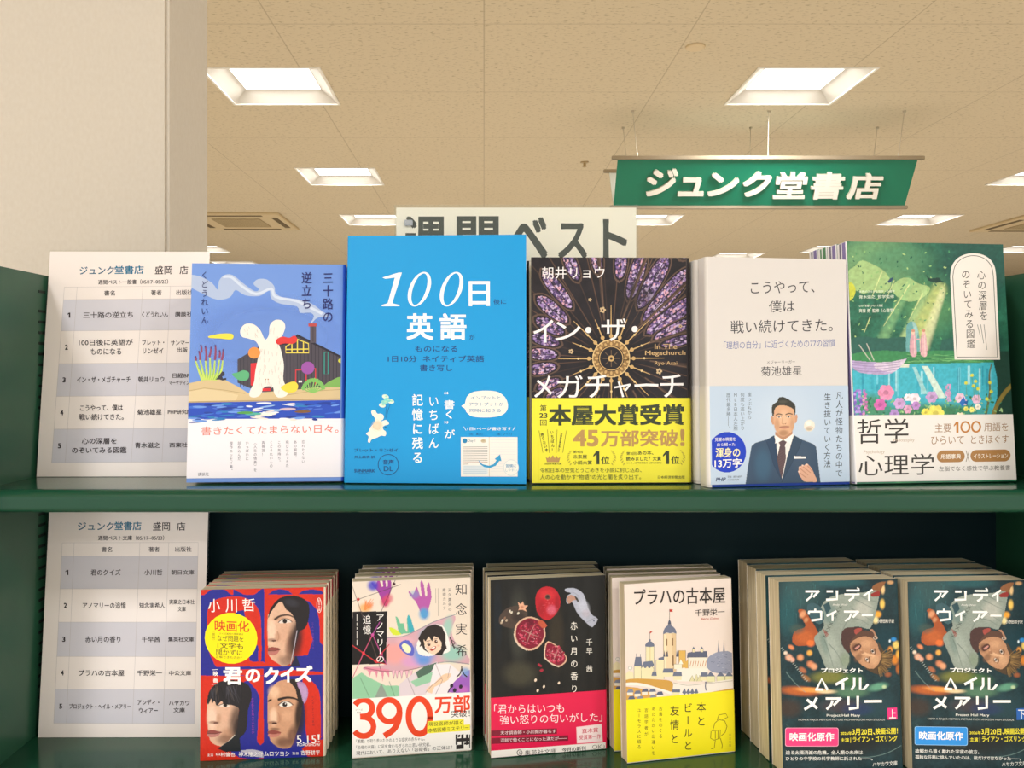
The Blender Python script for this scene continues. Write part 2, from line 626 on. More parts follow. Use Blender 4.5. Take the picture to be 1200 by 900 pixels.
# ---------------------------------------------------------------- the building
HC = ZC + 1.477                # ceiling height
M_CEIL = None
def ceiling_mat():
    m = bpy.data.materials.new('ceiling_board')
    m.use_nodes = True
    nt = m.node_tree
    b = nt.nodes['Principled BSDF']
    b.inputs['Roughness'].default_value = 0.9
    tc = nt.nodes.new('ShaderNodeTexCoord')
    mp = nt.nodes.new('ShaderNodeMapping')
    mp.inputs['Scale'].default_value = (1.0, 2.2, 1.0)
    nt.links.new(tc.outputs['Object'], mp.inputs[0])
    no = nt.nodes.new('ShaderNodeTexNoise')
    no.inputs['Scale'].default_value = 42
    no.inputs['Detail'].default_value = 3
    nt.links.new(mp.outputs[0], no.inputs['Vector'])
    cr = nt.nodes.new('ShaderNodeValToRGB')
    cr.color_ramp.elements[0].position = 0.30
    cr.color_ramp.elements[0].color = (*lin('#b2a283'), 1)
    cr.color_ramp.elements[1].position = 0.43
    cr.color_ramp.elements[1].color = (*lin('#d8c9ac'), 1)
    nt.links.new(no.outputs[0], cr.inputs[0])
    sp = nt.nodes.new('ShaderNodeSeparateXYZ')
    nt.links.new(tc.outputs['Object'], sp.inputs[0])
    masks = []
    for i, off in ((0, 0.0), (1, -3.674)):
        ad = nt.nodes.new('ShaderNodeMath'); ad.operation = 'ADD'; ad.inputs[1].default_value = off + 91.0 + 0.002
        dv = nt.nodes.new('ShaderNodeMath'); dv.operation = 'MODULO'; dv.inputs[1].default_value = 0.91
        lt = nt.nodes.new('ShaderNodeMath'); lt.operation = 'LESS_THAN'; lt.inputs[1].default_value = 0.006
        nt.links.new(sp.outputs[i], ad.inputs[0])
        nt.links.new(ad.outputs[0], dv.inputs[0])
        nt.links.new(dv.outputs[0], lt.inputs[0])
        masks.append(lt)
    mx = nt.nodes.new('ShaderNodeMath'); mx.operation = 'MAXIMUM'
    nt.links.new(masks[0].outputs[0], mx.inputs[0])
    nt.links.new(masks[1].outputs[0], mx.inputs[1])
    mul = nt.nodes.new('ShaderNodeMath'); mul.operation = 'MULTIPLY'; mul.inputs[1].default_value = 0.45
    nt.links.new(mx.outputs[0], mul.inputs[0])
    mc = nt.nodes.new('ShaderNodeMix'); mc.data_type = 'RGBA'
    mc.inputs['B'].default_value = (*lin('#9a886a'), 1)
    nt.links.new(mul.outputs[0], mc.inputs['Factor'])
    nt.links.new(cr.outputs[0], mc.inputs['A'])
    nt.links.new(mc.outputs['Result'], b.inputs['Base Color'])
    bp = nt.nodes.new('ShaderNodeBump'); bp.inputs['Strength'].default_value = 0.25; bp.inputs['Distance'].default_value = 0.002
    nt.links.new(no.outputs[0], bp.inputs['Height'])
    nt.links.new(bp.outputs[0], b.inputs['Normal'])
    return m
M_WALL = noise_mat('wall_paper', [(0.3, '#e9dfd0'), (0.7, '#ece3d5')], 260, 0.85, 2.0, bump=0.06, stretch=(1, 1, 0.6))
M_FLOOR = noise_mat('floor_tile', [(0.3, '#bab2a6'), (0.7, '#c6bfb4')], 5, 0.45, 6.0)
X0, X1, Y0, Y1 = -8.0, 11.0, -6.0, 17.0

# ceiling lights: (x, y, label)
LA, LB, LCc, LD = -1.105, 1.65, 4.36, 6.75
P = 0.2875
spots = [
 (LA, 4.50, 'large recessed square ceiling light touching the edge of the beige pillar'),
 (LB, 4.50, 'large recessed square ceiling light just above the green hanging sign'),
 (LA, 6.62, 'recessed square ceiling light left of centre, second out from the pillar row'),
 (LB, 6.62, 'recessed square ceiling light hidden behind the green hanging sign'),
 (LCc, 6.62, 'recessed square ceiling light cut by the right frame edge beside the green sign'),
 (LA, 8.57, 'small distant ceiling light just left of the white poster'),
 (LB, 8.57, 'distant ceiling light half hidden by the right edge of the white poster'),
 (LCc, 8.57, 'distant ceiling light right of the green sign, beyond the last hanging wire'),
 (LA, 10.7, 'far ceiling light hidden behind the sky blue book'),
 (LCc, 10.7, 'far small ceiling light above the stack beside the forest book'),
 (LD, 10.7, 'far small ceiling light above the right end of the forest book'),
 (3.35, 11.35, 'far thin ceiling light showing over the white book with the suited man'),
 (-3.55, 10.7, 'far sliver of ceiling light beside the edge of the beige pillar'),
 (-3.53, 12.2, 'farthest ceiling light, just above the top edge of the rabbit cover book'),
]
for yy in (2.43, -0.90, -2.97, -5.04):
    for xx in (LA - 2.73, LA, LB, LCc):
        spots.append((xx, yy, None))
for xx, yy in ((-6.3, 6.62), (-6.3, 2.43), (7.1, 2.43), (7.1, -2.97), (7.1, 6.62), (-3.83, 6.62), (LB, 12.8), (LA, 14.9), (LCc, 14.9)):
    spots.append((xx, yy, None))

def build_ceiling():
    xs = sorted({X0, X1, *[round(s[0] + d, 5) for s in spots for d in (-P, P)]})
    ys = sorted({Y0, Y1, *[round(s[1] + d, 5) for s in spots for d in (-P, P)]})
    V, F = [], []
    ix = {}
    def vid(x, y):
        if (x, y) not in ix:
            ix[(x, y)] = len(V)
            V.append((x, y, HC))
        return ix[(x, y)]
    for a, b in zip(xs, xs[1:]):
        for c, d in zip(ys, ys[1:]):
            mx, my = (a+b)/2, (c+d)/2
            if any(abs(mx-s[0]) < P and abs(my-s[1]) < P for s in spots):
                continue
            F.append((vid(a, c), vid(a, d), vid(b, d), vid(b, c)))
    return struct(link_mesh('ceiling', V, F, ceiling_mat()))
build_ceiling()
def slab(name, x0, x1, y0, y1, z0, z1, m):
    bm = bmesh.new()
    box(bm, x0, x1, y0, y1, z0, z1)
    return struct(link_bm(name, bm, m))
slab('floor', X0, X1, Y0, Y1, -0.05, 0.0, M_FLOOR)
slab('wall_back', X0, X1, Y1, Y1 + 0.1, 0, HC + 0.1, M_WALL)
slab('wall_left', X0 - 0.1, X0, Y0, Y1, 0, HC + 0.1, M_WALL)
slab('wall_right', X1, X1 + 0.1, Y0, Y1, 0, HC + 0.1, M_WALL)
# beige pillar behind the left end of the bookcase
bm = bmesh.new()
box(bm, -1.45, -0.3515, 0.95, 1.0885, 0, HC, bev=0.004)
M_PIL = noise_mat('pillar_paper', [(0.3, '#cfc6b8'), (0.7, '#d3cbbe')], 260, 0.85, 2.0, bump=0.06, stretch=(1, 1, 0.6))
struct(link_bm('wall_pillar', bm, M_PIL))

# ---------------------------------------------------------------- ceiling lights
M_TRIM = mat('#f4f0e6', 0.5, name='white_trim')
M_REFL = mat('#cfc9be', 0.45, name='white_reflector')
M_GLOW = emit_mat('lit_diffuser', LIGHT_COLOR, GLOW_STRENGTH)
def make_light():
    t = empty('ceiling_light', (0, 0, HC))
    bm = bmesh.new()
    a, b = P - 0.001, P + 0.012
    for x0, x1, y0, y1 in ((-b, b, -b, -a), (-b, b, a, b), (-b, -a, -a, a), (a, b, -a, a)):
        box(bm, x0, x1, y0, y1, -0.006, -0.0005)
    link_bm('trim_frame', bm, M_TRIM, t)
    bm = bmesh.new()
    q, d, hh = P - 0.001, 0.205, 0.055
    lo = [bm.verts.new((sx*q, sy*q, -0.002)) for sx, sy in ((-1, -1), (1, -1), (1, 1), (-1, 1))]
    hi = [bm.verts.new((sx*d, sy*d, hh)) for sx, sy in ((-1, -1), (1, -1), (1, 1), (-1, 1))]
    for i in range(4):
        bm.faces.new((lo[i], lo[(i+1) % 4], hi[(i+1) % 4], hi[i]))
    link_bm('reflector_pan', bm, M_REFL, t)
    bm = bmesh.new()
    box(bm, -d, d, -d, d, hh, hh + 0.02, bev=0.0)
    link_bm('diffuser', bm, M_GLOW, t)
    ld = bpy.data.lights.get('lamp') or bpy.data.lights.new('lamp', 'AREA')
    ld.shape = 'SQUARE'
    ld.size = 2*d - 0.02
    ld.energy = LAMP_WATTS
    ld.color = LIGHT_COLOR
    ld.spread = R(160)
    lo_ = bpy.data.objects.new('lamp', ld)
    C.objects.link(lo_)
    lo_.location = (0, 0, hh - 0.002)
    lo_.parent = t
    return t
_l = None
for x, y, lab in spots:
    o = make_light() if _l is None else dup(_l)
    _l = _l or o
    o.location = (x, y, HC)
    tag(o, lab or 'recessed square ceiling light out of view over the neighbouring aisles', 'ceiling light', 'recessed square ceiling lights')

# ---------------------------------------------------------------- air conditioning cassettes, small ceiling fittings
M_AC = mat('#d8c49c', 0.6, name='cassette_plastic')
M_SLOT = mat('#6b5a3c', 0.8, name='cassette_slot')
M_GRILL = noise_mat('cassette_grille', [(0.4, '#a08c66'), (0.6, '#b8a47c')], 60, 0.7, 1.0, kind='wave')
def make_cassette():
    t = empty('air_conditioner', (0, 0, HC))
    bm = bmesh.new()
    box(bm, -0.475, 0.475, -0.475, 0.475, -0.022, -0.0005, bev=0.006)
    link_bm('panel', bm, M_AC, t)
    bm = bmesh.new()
    box(bm, -0.24, 0.24, -0.24, 0.24, -0.028, -0.0215, bev=0.003)
    link_bm('grille', bm, M_GRILL, t)
    for i in range(4):
        bm = bmesh.new()
        box(bm, -0.30, 0.30, -0.42, -0.365, -0.0245, -0.0215)
        o = link_bm('outlet_slot', bm, M_SLOT, t)
        o.rotation_euler = (0, 0, i * math.pi / 2)
    return t
ac = make_cassette()
ac.location = (-2.44, 8.62, HC)
tag(ac, 'square ceiling air conditioner with dark slots beside the beige pillar', 'air conditioner', 'ceiling air conditioners')
ac2 = dup(ac)
ac2.location = (5.72, 8.75, HC)
tag(ac2, 'square ceiling air conditioner cut by the right frame edge', 'air conditioner', 'ceiling air conditioners')
bm = bmesh.new()
lathe(bm, [(0.045, -0.0005), (0.045, -0.008), (0.038, -0.012), (0.01, -0.013)], 24)
sp = link_bm('ceiling_speaker', bm, mat('#ddc8a2', 0.6), smooth=False)
sp.location = (0.974, 3.93, HC)
tag(sp, 'small flat round cover on the ceiling left of the bright light', 'ceiling fitting')
bm = bmesh.new()
lathe(bm, [(0.03, -0.0005), (0.03, -0.006), (0.010, -0.010), (0.010, -0.03), (0.018, -0.034), (0.004, -0.04)], 16)
sp = link_bm('sprinkler', bm, mat('#b8a27a', 0.4, 0.4))
sp.location = (0.726, 6.15, HC)
tag(sp, 'tiny sprinkler head on the ceiling left of the green hanging sign', 'sprinkler')

# ---------------------------------------------------------------- hanging shop sign (two panels meeting at the bottom)
M_SIGN = mat('#067a5c', 0.35, name='sign_green')
M_SIGNB = mat('#e6ebe4', 0.5, name='sign_white')
M_BAR = mat('#a99c86', 0.35, 0.7, name='sign_bar_metal')
M_WIRE = mat('#cfc6b4', 0.4, 0.6, name='wire_metal')
SX0, SX1 = 0.772, 2.504
ZT, ZB = ZC + 1.205, ZC + 0.952
YF, YM, YB = 4.92, 5.088, 5.256
sign = empty('hanging_sign', (1.64, YM, ZB))
tag(sign, 'long green hanging shop sign with raised white lettering', 'sign')
def S(o):
    o.parent = sign
    o.matrix_parent_inverse = Matrix.Translation((-1.64, -YM, -ZB))
    return o
def sign_panel(ya, yb, th):
    n = Vector((0, ZB - ZT, -(yb - ya))).normalized() * th
    if n.y > 0 and ya < yb:
        n = -n
    V = []
    for x in (SX0, SX1):
        for y, z in ((ya, ZT), (yb, ZB)):
            V.append((x, y, z))
            V.append((x, y - n.y * (1 if ya < yb else -1), z - n.z))
    F = [(0, 2, 6, 4), (1, 5, 7, 3), (0, 4, 5, 1), (2, 3, 7, 6), (0, 1, 3, 2), (4, 6, 7, 5)]
    return V, F
V, F = sign_panel(YF, YM - 0.004, 0.003)
S(link_mesh('panel', V, F, [M_SIGN, M_SIGNB], [0, 1, 0, 0, 0, 0]))
V = [(x, y + d, z) for x in (SX0, SX1) for y, z in ((YB, ZT), (YM + 0.004, ZB)) for d in (0, 0.003)]
S(link_mesh('panel', V, [(0, 2, 6, 4), (1, 5, 7, 3), (0, 4, 5, 1), (2, 3, 7, 6), (0, 1, 3, 2), (4, 6, 7, 5)], [M_SIGNB, M_SIGN], [0, 1, 1, 1, 1, 1]))
for y, z, e in ((YF, ZT, 0.035), (YB, ZT, 0.035), (YM, ZB, 0.02)):
    bm = bmesh.new()
    box(bm, SX0 - e, SX1 + e, y - 0.011, y + 0.011, z - 0.011, z + 0.011, bev=0.003)
    S(link_bm('bar', bm, M_BAR))
for y in (YF, YB):
    for xc, xb in ((0.858, 0.885), (1.643, 1.638), (2.425, 2.391)):
        bm = bmesh.new()
        tube(bm, (xc, y, HC), (xb, y, ZT + 0.011), 0.0022, 8)
        tube(bm, (xc, y, HC - 0.012), (xc, y, HC - 0.0005), 0.009, 10)
        tube(bm, (xb, y, ZT + 0.010), (xb, y, ZT + 0.028), 0.005, 8)
        S(link_bm('hanging_wire', bm, M_WIRE))
M_LET = mat('#f7f4ea', 0.4, name='letter_white')
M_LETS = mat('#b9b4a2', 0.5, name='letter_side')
ndir = Vector((0, -(ZT - ZB), -(YM - YF))).normalized()      # outward normal of the front panel
for g, x0, x1, t0, t1 in (('ジ', 170, 283, 50, 146), ('ュ', 280, 372, 80, 146), ('ン', 385, 497, 65, 146), ('ク', 510, 612, 60, 148),
                          ('堂', 614, 738, 62, 155), ('書', 748, 868, 62, 157), ('店', 873, 1003, 66, 157)):
    vs, fs = glyph(g, 0.16)
    d0 = 0.026
    ax, bx = min(v[0] for v in vs) - d0, max(v[0] for v in vs) + d0
    ay, by = min(v[1] for v in vs) - d0, max(v[1] for v in vs) + d0
    def place(x, y, d):
        px = 700 + (x0 + (x-ax)/(bx-ax)*(x1-x0)) / 3
        py = 180 + (t1 - (y-ay)/(by-ay)*(t1-t0)) / 3
        q = (py - 185.0) / (243.0 - 185.0)
        yy = YF + (YM - YF) * q
        return Vector(((px - CX) / FPX * yy, yy, ZT + (ZB - ZT) * q)) + ndir * d
    key = lambda i: (round(vs[i][0], 4), round(vs[i][1], 4))
    pc = {}
    for f in fs:
        for i in range(len(f)):
            u, v_ = f[i], f[(i+1) % len(f)]
            pc.setdefault(frozenset((key(u), key(v_))), []).append((u, v_))
    rim = [es[0] for es in pc.values() if len(es) == 1]
    V, F, I = [], [], []
    n = len(vs)
    for j, (sx, sy) in enumerate(weights(d0)):
        b0 = len(V)
        V += [tuple(place(x + sx, y + sy, 0.016 + 0.0001*j)) for x, y in vs] + [tuple(place(x + sx, y + sy, 0.0)) for x, y in vs]
        F += [tuple(b0 + i for i in f) for f in fs]
        I += [0] * len(fs)
        F += [(b0 + u, b0 + n + u, b0 + n + v_, b0 + v_) for u, v_ in rim]
        I += [1] * len(rim)
    S(link_mesh('letter', V, F, [M_LET, M_LETS], I))

# ---------------------------------------------------------------- green steel bookcase
M_GREEN = paint_mat('green_steel_paint', '#26543e', 0.3, 0.08, 5.0, 0.01)
M_SHELF = paint_mat('green_shelf_enamel', '#1a4733', 0.16, 0.06, 5.0, 0.004)
M_BACK = paint_mat('shaded_back_paint', '#092025', 0.6, 0.08, 5.0, 0.01, 0.12)  # matte green, darkened so the bay's shade sits in its colour
M_DARK = mat('#0b1512', 0.7, name='slot_dark')
ZU, ZL = ZC - 0.0994, ZC - 0.334          # upper and lower shelf tops
XL, XR = -0.4065, 0.489
YFR, YBK = 0.688, 0.815                   # shelf lip and back panel
ZTOP = ZC + 0.085
case = empty('bookcase', ((XL + XR) / 2, 0.75, 0))
tag(case, 'dark green steel bookcase holding the two rows of face out books', 'bookcase')
def K(o):
    o.parent = case
    o.matrix_parent_inverse = Matrix.Translation((-(XL + XR) / 2, -0.75, 0))
    return o
for sgn, xa, xb in ((-1, XL - 0.022, XL), (1, XR, XR + 0.022)):
    bm = bmesh.new()
    box(bm, xa, xb, 0.66, 0.83, 0, ZTOP, bev=0.0015)
    p = K(link_bm('side_panel', bm, M_GREEN))
    xi = xb if sgn < 0 else xa
    if sgn > 0:
        continue
    bm = bmesh.new()
    z = ZTOP - 0.016
    first = True
    while z > 0.2:
        box(bm, xi - 0.0004, xi + 0.0004, 0.779, 0.7905, z - 0.0012, z + 0.0012)
        z -= 0.018 if first else 0.0098
        first = False
    s_ = link_bm('slot_strip', bm, M_DARK)
    s_.parent = p
bm = bmesh.new()
box(bm, XL, XR, YBK, YBK + 0.003, 0.08, ZTOP)
K(link_bm('back_panel', bm, M_BACK))
def shelf(zt):
    prof = [(YBK, zt), ]
    r = 0.0075
    yf, zb = YFR, zt - 0.0185
    for i in range(7):
        a = math.pi/2 * i/6
        prof.append((yf + r - r*math.sin(a), zt - r + r*math.cos(a)))
    for i in range(5):
        a = math.pi/2 * i/4
        prof.append((yf + 0.004 - 0.004*math.cos(a), zb + 0.004 - 0.004*math.sin(a)))
    prof.append((YBK, zb))
    bm = bmesh.new()
    A = [bm.verts.new((XL + 0.0003, y, z)) for y, z in prof]
    B = [bm.verts.new((XR - 0.0003, y, z)) for y, z in prof]
    n = len(prof)
    for i in range(n):
        bm.faces.new((A[i], A[(i+1) % n], B[(i+1) % n], B[i]))
    bm.faces.new(A[::-1])
    bm.faces.new(B)
    K(link_bm('shelf_board', bm, M_SHELF))
for z in (ZU, ZL, ZL - 0.30, ZL - 0.62, 0.12):
    shelf(z)
bm = bmesh.new()
box(bm, XL, XR, 0.70, 0.72, 0, 0.10)
K(link_bm('plinth', bm, M_GREEN))

# ---------------------------------------------------------------- books: shell, page block, paper band
M_PAGE = noise_mat('page_edges', [(0.3, '#cbb893'), (0.7, '#e9dcbc')], 420, 0.85, 2.0, kind='noise', stretch=(0.05, 1, 0.05))
M_PAGEW = noise_mat('white_page_edges', [(0.3, '#d6d0c2'), (0.7, '#f3eee2')], 420, 0.85, 2.0, kind='noise', stretch=(0.05, 1, 0.05))
def shell(W, T, z0, z1, side, r, t, out=0.0, fore=0.0):
    """U-shaped wrap round a book seen from above: fore-edge, front, rounded spine, back"""
    pts = [(fore, 0.0)]
    for i in range(6):
        a = math.pi/2 * i/5
        pts.append((W - r + r*math.sin(a), r - r*math.cos(a)))
    nf = len(pts)
    for i in range(6):
        a = math.pi/2 * i/5
        pts.append((W - r + r*math.cos(a), T - r + r*math.sin(a)))
    pts.append((fore, T))
    def offs(d):
        o = []
        for i, (x, y) in enumerate(pts):
            a, b = pts[max(i-1, 0)], pts[min(i+1, len(pts)-1)]
            dx, dy = b[0]-a[0], b[1]-a[1]
            l = math.hypot(dx, dy)
            o.append((x + dy/l*d, y - dx/l*d))
        return o
    A, B = offs(out), offs(out - t)
    n = len(pts)
    V, F, I = [], [], []
    fl = (lambda x: x) if side == 'R' else (lambda x: W - x)
    for P_ in (A, B):
        for z in (z0, z1):
            V += [(fl(x), y, z) for x, y in P_]
    def q(*f):
        F.append(f if side == 'R' else f[::-1])
    for i in range(n-1):
        sp = 1 if 2 <= i <= n - 4 else 0
        q(i, i+1, n+i+1, n+i); I.append(sp)
        q(2*n+i+1, 2*n+i, 3*n+i, 3*n+i+1); I.append(2)
        q(n+i, n+i+1, 3*n+i+1, 3*n+i); I.append(sp)
        q(i+1, i, 2*n+i, 2*n+i+1); I.append(sp)
    q(0, n, 3*n, 2*n); I.append(0)
    q(n-1, 3*n-1, 4*n-1, 2*n-1); I.append(0)
    return V, F, I
class Book:
    def __init__(s, name, X, Y, yaw, lean, W, H, T, corners, zs, side, base, hard=False, spine=None, pages=None, band=None, band_spine=None, rough=0.35, r=None):
        s.name, s.W, s.H, s.T, s.side, s.hard = name, W, H, T, side, hard
        s.pose = (X, Y, yaw, lean, zs)
        s.r = r or (0.0035 if hard else 0.0012)
        s.base, s.spine, s.pages = base, spine or base, pages or M_PAGE
        clip = (0, W - s.r, 0, H) if side == 'R' else (s.r, W, 0, H)
        s.c = Art(corners, W, H, rough, 0.0, clip)
        s.c.fill(base)
        s.band = band
        s.bsp = band_spine
        if band:
            s.b = Art(corners, W, H, rough, -0.0004, (clip[0], clip[1], band[0], band[1]))
            s.b.fill(band[2])
    def place(s, o, X, Y, yaw, lean=None):
        lean = s.pose[3] if lean is None else lean
        o.location = (X, Y, s.pose[4] + s.T * math.sin(R(lean)))
        o.rotation_euler = (-R(lean), 0, R(yaw))
    def build(s, label, group=None, cat='book'):
        W, H, T = s.W, s.H, s.T
        t = empty(s.name, (0, 0, 0))
        X, Y, yaw, lean, zs = s.pose
        s.place(t, X, Y, yaw, lean)
        tag(t, label, cat, group)
        th = 0.0022 if s.hard else 0.0004
        V, F, I = shell(W, T, 0, H, s.side, s.r, th)
        m0, m1 = s.c.mi(s.base), None
        ms = [mat(s.base, s.c.rough, spec=0.3) if not isinstance(s.base, bpy.types.Material) else s.base,
              mat(s.spine, s.c.rough, spec=0.3) if not isinstance(s.spine, bpy.types.Material) else s.spine]
        ms.append(mat('#efe9dd', 0.6))
        s.c.build('cover', V, F, ms, I, t)
        ins = 0.003 if s.hard else 0.0001
        fe = 0.003 if s.hard else 0.0005
        x0, x1 = fe, W - th - 0.0006
        bm = bmesh.new()
        box(bm, x0, x1, th + 0.0001, T - th - 0.0001, ins, H - ins)
        if s.side == 'L':
            for v in bm.verts:
                v.co.x = W - v.co.x
        link_bm('page_block', bm, s.pages, t)
        if s.band:
            V, F, I = shell(W, T, s.band[0], s.band[1], s.side, s.r, 0.0002, out=0.0004, fore=0.0)
            c = s.band[2]
            c2 = s.bsp or c
            s.b.build('paper_band', V, F, [mat(c, s.b.rough, spec=0.3), mat(c2, s.b.rough, spec=0.3), mat('#efe9dd', 0.6)], I, t)
        s.root = t
        return t
    def copies(s, poses, label, group):
        names = ['second', 'third', 'fourth', 'fifth', 'sixth']
        for i, (X, Y, yaw) in enumerate(poses):
            o = dup(s.root)
            s.place(o, X, Y, yaw)
            tag(o, label % names[i], 'book', group)
def P4(o, k, *pts):
    return [(o[0] + x/k, o[1] + y/k) for x, y in pts]

# ================================================================ upper shelf
W_ = '#f3efec'
# ---- 1. rabbit and house cover
O, k = (210, 290), 3.105
B = Book('hardcover_book', -0.2512, 0.7208, 4.0, 5.3, 0.1318, 0.1881, 0.019, P4(O, k, (47, 52), (605, 68), (600, 857), (25, 852)), ZU, 'R', '#6f95dd', True, '#3f68cf', M_PAGEW, (0.0035, 0.0535, '#efecf3'), '#e6e8f2')
a = B.c.f(O[0], O[1], k)
a.blob(330, 330, 330, 170, '#7fa6ee', 0.6)
sky = [(28, 95), (75, 100), (120, 125), (140, 150), (145, 118), (165, 97), (195, 98), (235, 130), (275, 158), (290, 150), (270, 132), (285, 115), (318, 116), (345, 140), (352, 168), (385, 185), (430, 190), (480, 206), (520, 236), (548, 255), (505, 258), (484, 276), (478, 276), (490, 254), (476, 240), (440, 240), (428, 216), (370, 206), (335, 186), (330, 158), (316, 162), (290, 176), (240, 172), (205, 152), (185, 178), (140, 186), (90, 165), (28, 128)]
a.poly(sky, '#aebfdf', 3)
a.line([(160, 104), (190, 106), (230, 140), (280, 168), (335, 150), (350, 180), (430, 198), (520, 245)], 9, '#cdd9ee', smooth=4)
a.poly([(212, 405), (290, 360), (290, 525), (212, 490)], '#4a4650')
a.poly([(285, 362), (400, 345), (430, 317), (602, 406), (602, 495), (480, 530), (285, 525)], '#4d4852')
for x in range(222, 600, 13):
    yt = 405 - (x-212)*0.58 if x < 290 else (362 - (x-285)*0.15 if x < 400 else (345 if x < 410 else 317 + (x-430)*0.52))
    a.line([(x, max(yt, 330) + 6), (x, 505)], 2.2, '#37333d')
a.poly([(285, 362), (400, 345), (430, 317), (602, 406), (602, 414), (430, 326), (402, 352), (285, 369)], '#2c2934')
a.rect(476, 290, 498, 350, '#58505a'); a.rect(470, 279, 500, 290, '#b84a4a'); a.line([(487, 290), (487, 345)], 3, '#403a44')
a.poly([(388, 362), (430, 336), (470, 352), (472, 386), (388, 384)], '#3c3a48')
for p in ([(388, 362), (430, 336), (470, 352), (472, 386), (388, 384), (388, 362)], [(388, 372), (470, 372)], [(430, 338), (430, 386)], [(410, 350), (410, 384)], [(452, 346), (452, 386)]):
    a.line(p, 4, '#e6d357')
a.line([(528, 386), (542, 384), (542, 464), (528, 464), (528, 386)], 4, '#2c8f86')
a.poly([(260, 420), (288, 418), (276, 505), (260, 500)], '#d8323a')
a.line([(424, 520), (424, 448), (496, 444), (496, 505)], 5, '#d03a44'); a.line([(462, 446), (462, 510)], 4, '#d03a44')
a.ell(437, 490, 3, 4, '#f0f0f0'); a.ell(444, 490, 3, 4, '#f0f0f0')
a.poly([(510, 520), (540, 495), (575, 478), (603, 472), (603, 530), (510, 530)], '#7fb25c', 0)
a.poly([(28, 490), (110, 474), (165, 478), (215, 505), (250, 528), (310, 526), (420, 520), (500, 512), (603, 514), (603, 562), (28, 562)], '#d3bd92')
a.poly([(28, 520), (90, 510), (160, 520), (215, 535), (205, 556), (28, 558)], '#dcc9a0')
a.line([(28, 516), (90, 507), (165, 516), (240, 530)], 2, '#b39b70')
a.line([(380, 540), (480, 526), (600, 522)], 2, '#b39b70'); a.line([(28, 557), (603, 556)], 4, '#b49c72')
a.f(226, 400, 11.244)
for i, (x, y) in enumerate(((35, 240), (90, 225), (165, 240), (225, 200), (290, 240), (350, 230), (395, 240))):
    a.line([(130 + i*27, 495), (90 + i*46, 400), (x, y)], 44, '#c6dc6a', smooth=4, w2=18)
    a.line([(150 + i*24, 490), (110 + i*40, 400), (x, y + 20)], 12, '#8fc257', smooth=4, w2=5)
for x0, y0, x1, y1 in ((38, 235, 33, 175), (95, 230, 80, 110), (112, 130, 105, 30), (172, 240, 165, 45), (215, 190, 240, 60), (290, 230, 297, 35), (350, 200, 352, 105), (380, 235, 400, 95)):
    a.line([(x0, y0), ((x0+x1)/2 + 6, (y0+y1)/2), (x1, y1)], 30, '#8e4766', smooth=3, w2=20)
    a.ell(x1, y1 + 10, 11, 16, '#5a3b6e')
a.poly([(300, 492), (350, 430), (385, 385), (415, 395), (420, 440), (385, 450), (395, 478), (440, 470), (440, 498), (390, 505), (350, 490)], '#3a3846')
a.f(O[0], O[1], k)
a.poly([(222, 300), (238, 278), (268, 277), (294, 298), (312, 334), (326, 318), (330, 282), (350, 264), (376, 268), (386, 290), (374, 325), (362, 346), (372, 380), (381, 430), (379, 482), (396, 522), (388, 542), (362, 547), (346, 532), (340, 508), (310, 508), (296, 535), (276, 545), (257, 540), (257, 522), (272, 490), (277, 450), (286, 405), (292, 372), (280, 342), (252, 330), (228, 322)], '#efe9e2', 4)
a.poly([(303, 512), (332, 512), (332, 522), (303, 522)], '#d8323a')
for i in range(60):
    x, y = random.uniform(288, 374), random.uniform(285, 530)
    if (x < 300 and y < 350) or (300 < x < 330 and y < 345): continue
    a.line([(x, y), (x + random.uniform(-3, 3), y + 13)], 1.6, '#cfc6bf')
for i in range(12):
    x, y = random.uniform(235, 285), random.uniform(285, 318)
    a.line([(x, y), (x + 4, y + 10)], 1.6, '#cfc6bf')
a.ell(314, 480, 2.5, 2.5, '#b08a70'); a.ell(324, 480, 2.5, 2.5, '#b08a70')
a.poly([(108, 318), (150, 310), (190, 311), (198, 322), (188, 332), (150, 328), (112, 325)], '#ecdc4a', 4)
a.ell(273, 382, 22, 21, '#e8954a')
a.poly([(352, 338), (375, 325), (400, 330), (420, 322), (430, 338), (415, 352), (385, 350), (360, 354)], '#d93a3a', 4)
a.poly([(192, 458), (215, 452), (235, 445), (254, 455), (250, 478), (228, 484), (208, 475)], '#5fb07e', 4)
a.poly([(370, 510), (395, 495), (420, 490), (433, 505), (425, 525), (400, 530), (380, 522)], '#efd64a', 4)
a.ell(468, 441, 24, 23, '#9a55a8'); a.ell(592, 417, 14, 9, '#d4d44a')
for i in range(9):
    an = R(200 + i*17)
    a.line([(488, 532), (488 + 45*math.cos(an)*0.6, 532 + 40*math.sin(an)*0.6), (488 + 45*math.cos(an + .15), 532 + 55*math.sin(an + .15))], 4, '#8cc46a')
    a.ell(488 + 38*math.cos(an), 530 + 44*math.sin(an), 8, 7, '#7cbb63')
a.rect(20, 560, 610, 640, '#2b4fbd')
for i in range(90):
    x, y = random.uniform(30, 600), random.uniform(566, 632)
    mid = 250 < x < 420
    c = random.choice(['#e9eaf2', '#dfe6f5', '#8fb4e6', '#f0e2d8', '#1f3a94'] if mid else ['#3f6fd4', '#1f3a94', '#6f9be6', '#243f9c', '#4b6fd0', '#2f7fc0'])
    a.ell(x, y, random.uniform(10, 34), random.uniform(2, 4.5), c, random.uniform(-8, 8))
for x, y, c in ((325, 606, '#f1ebe6'), (395, 590, '#d0b7c8'), (270, 605, '#58b0a0'), (450, 600, '#7d5a3c'), (240, 600, '#57a050')):
    a.ell(x, y, 30, 5, c)
NV = '#27296b'
a.v('三十路の', 541, 92, 280, 40, NV, 0.008)
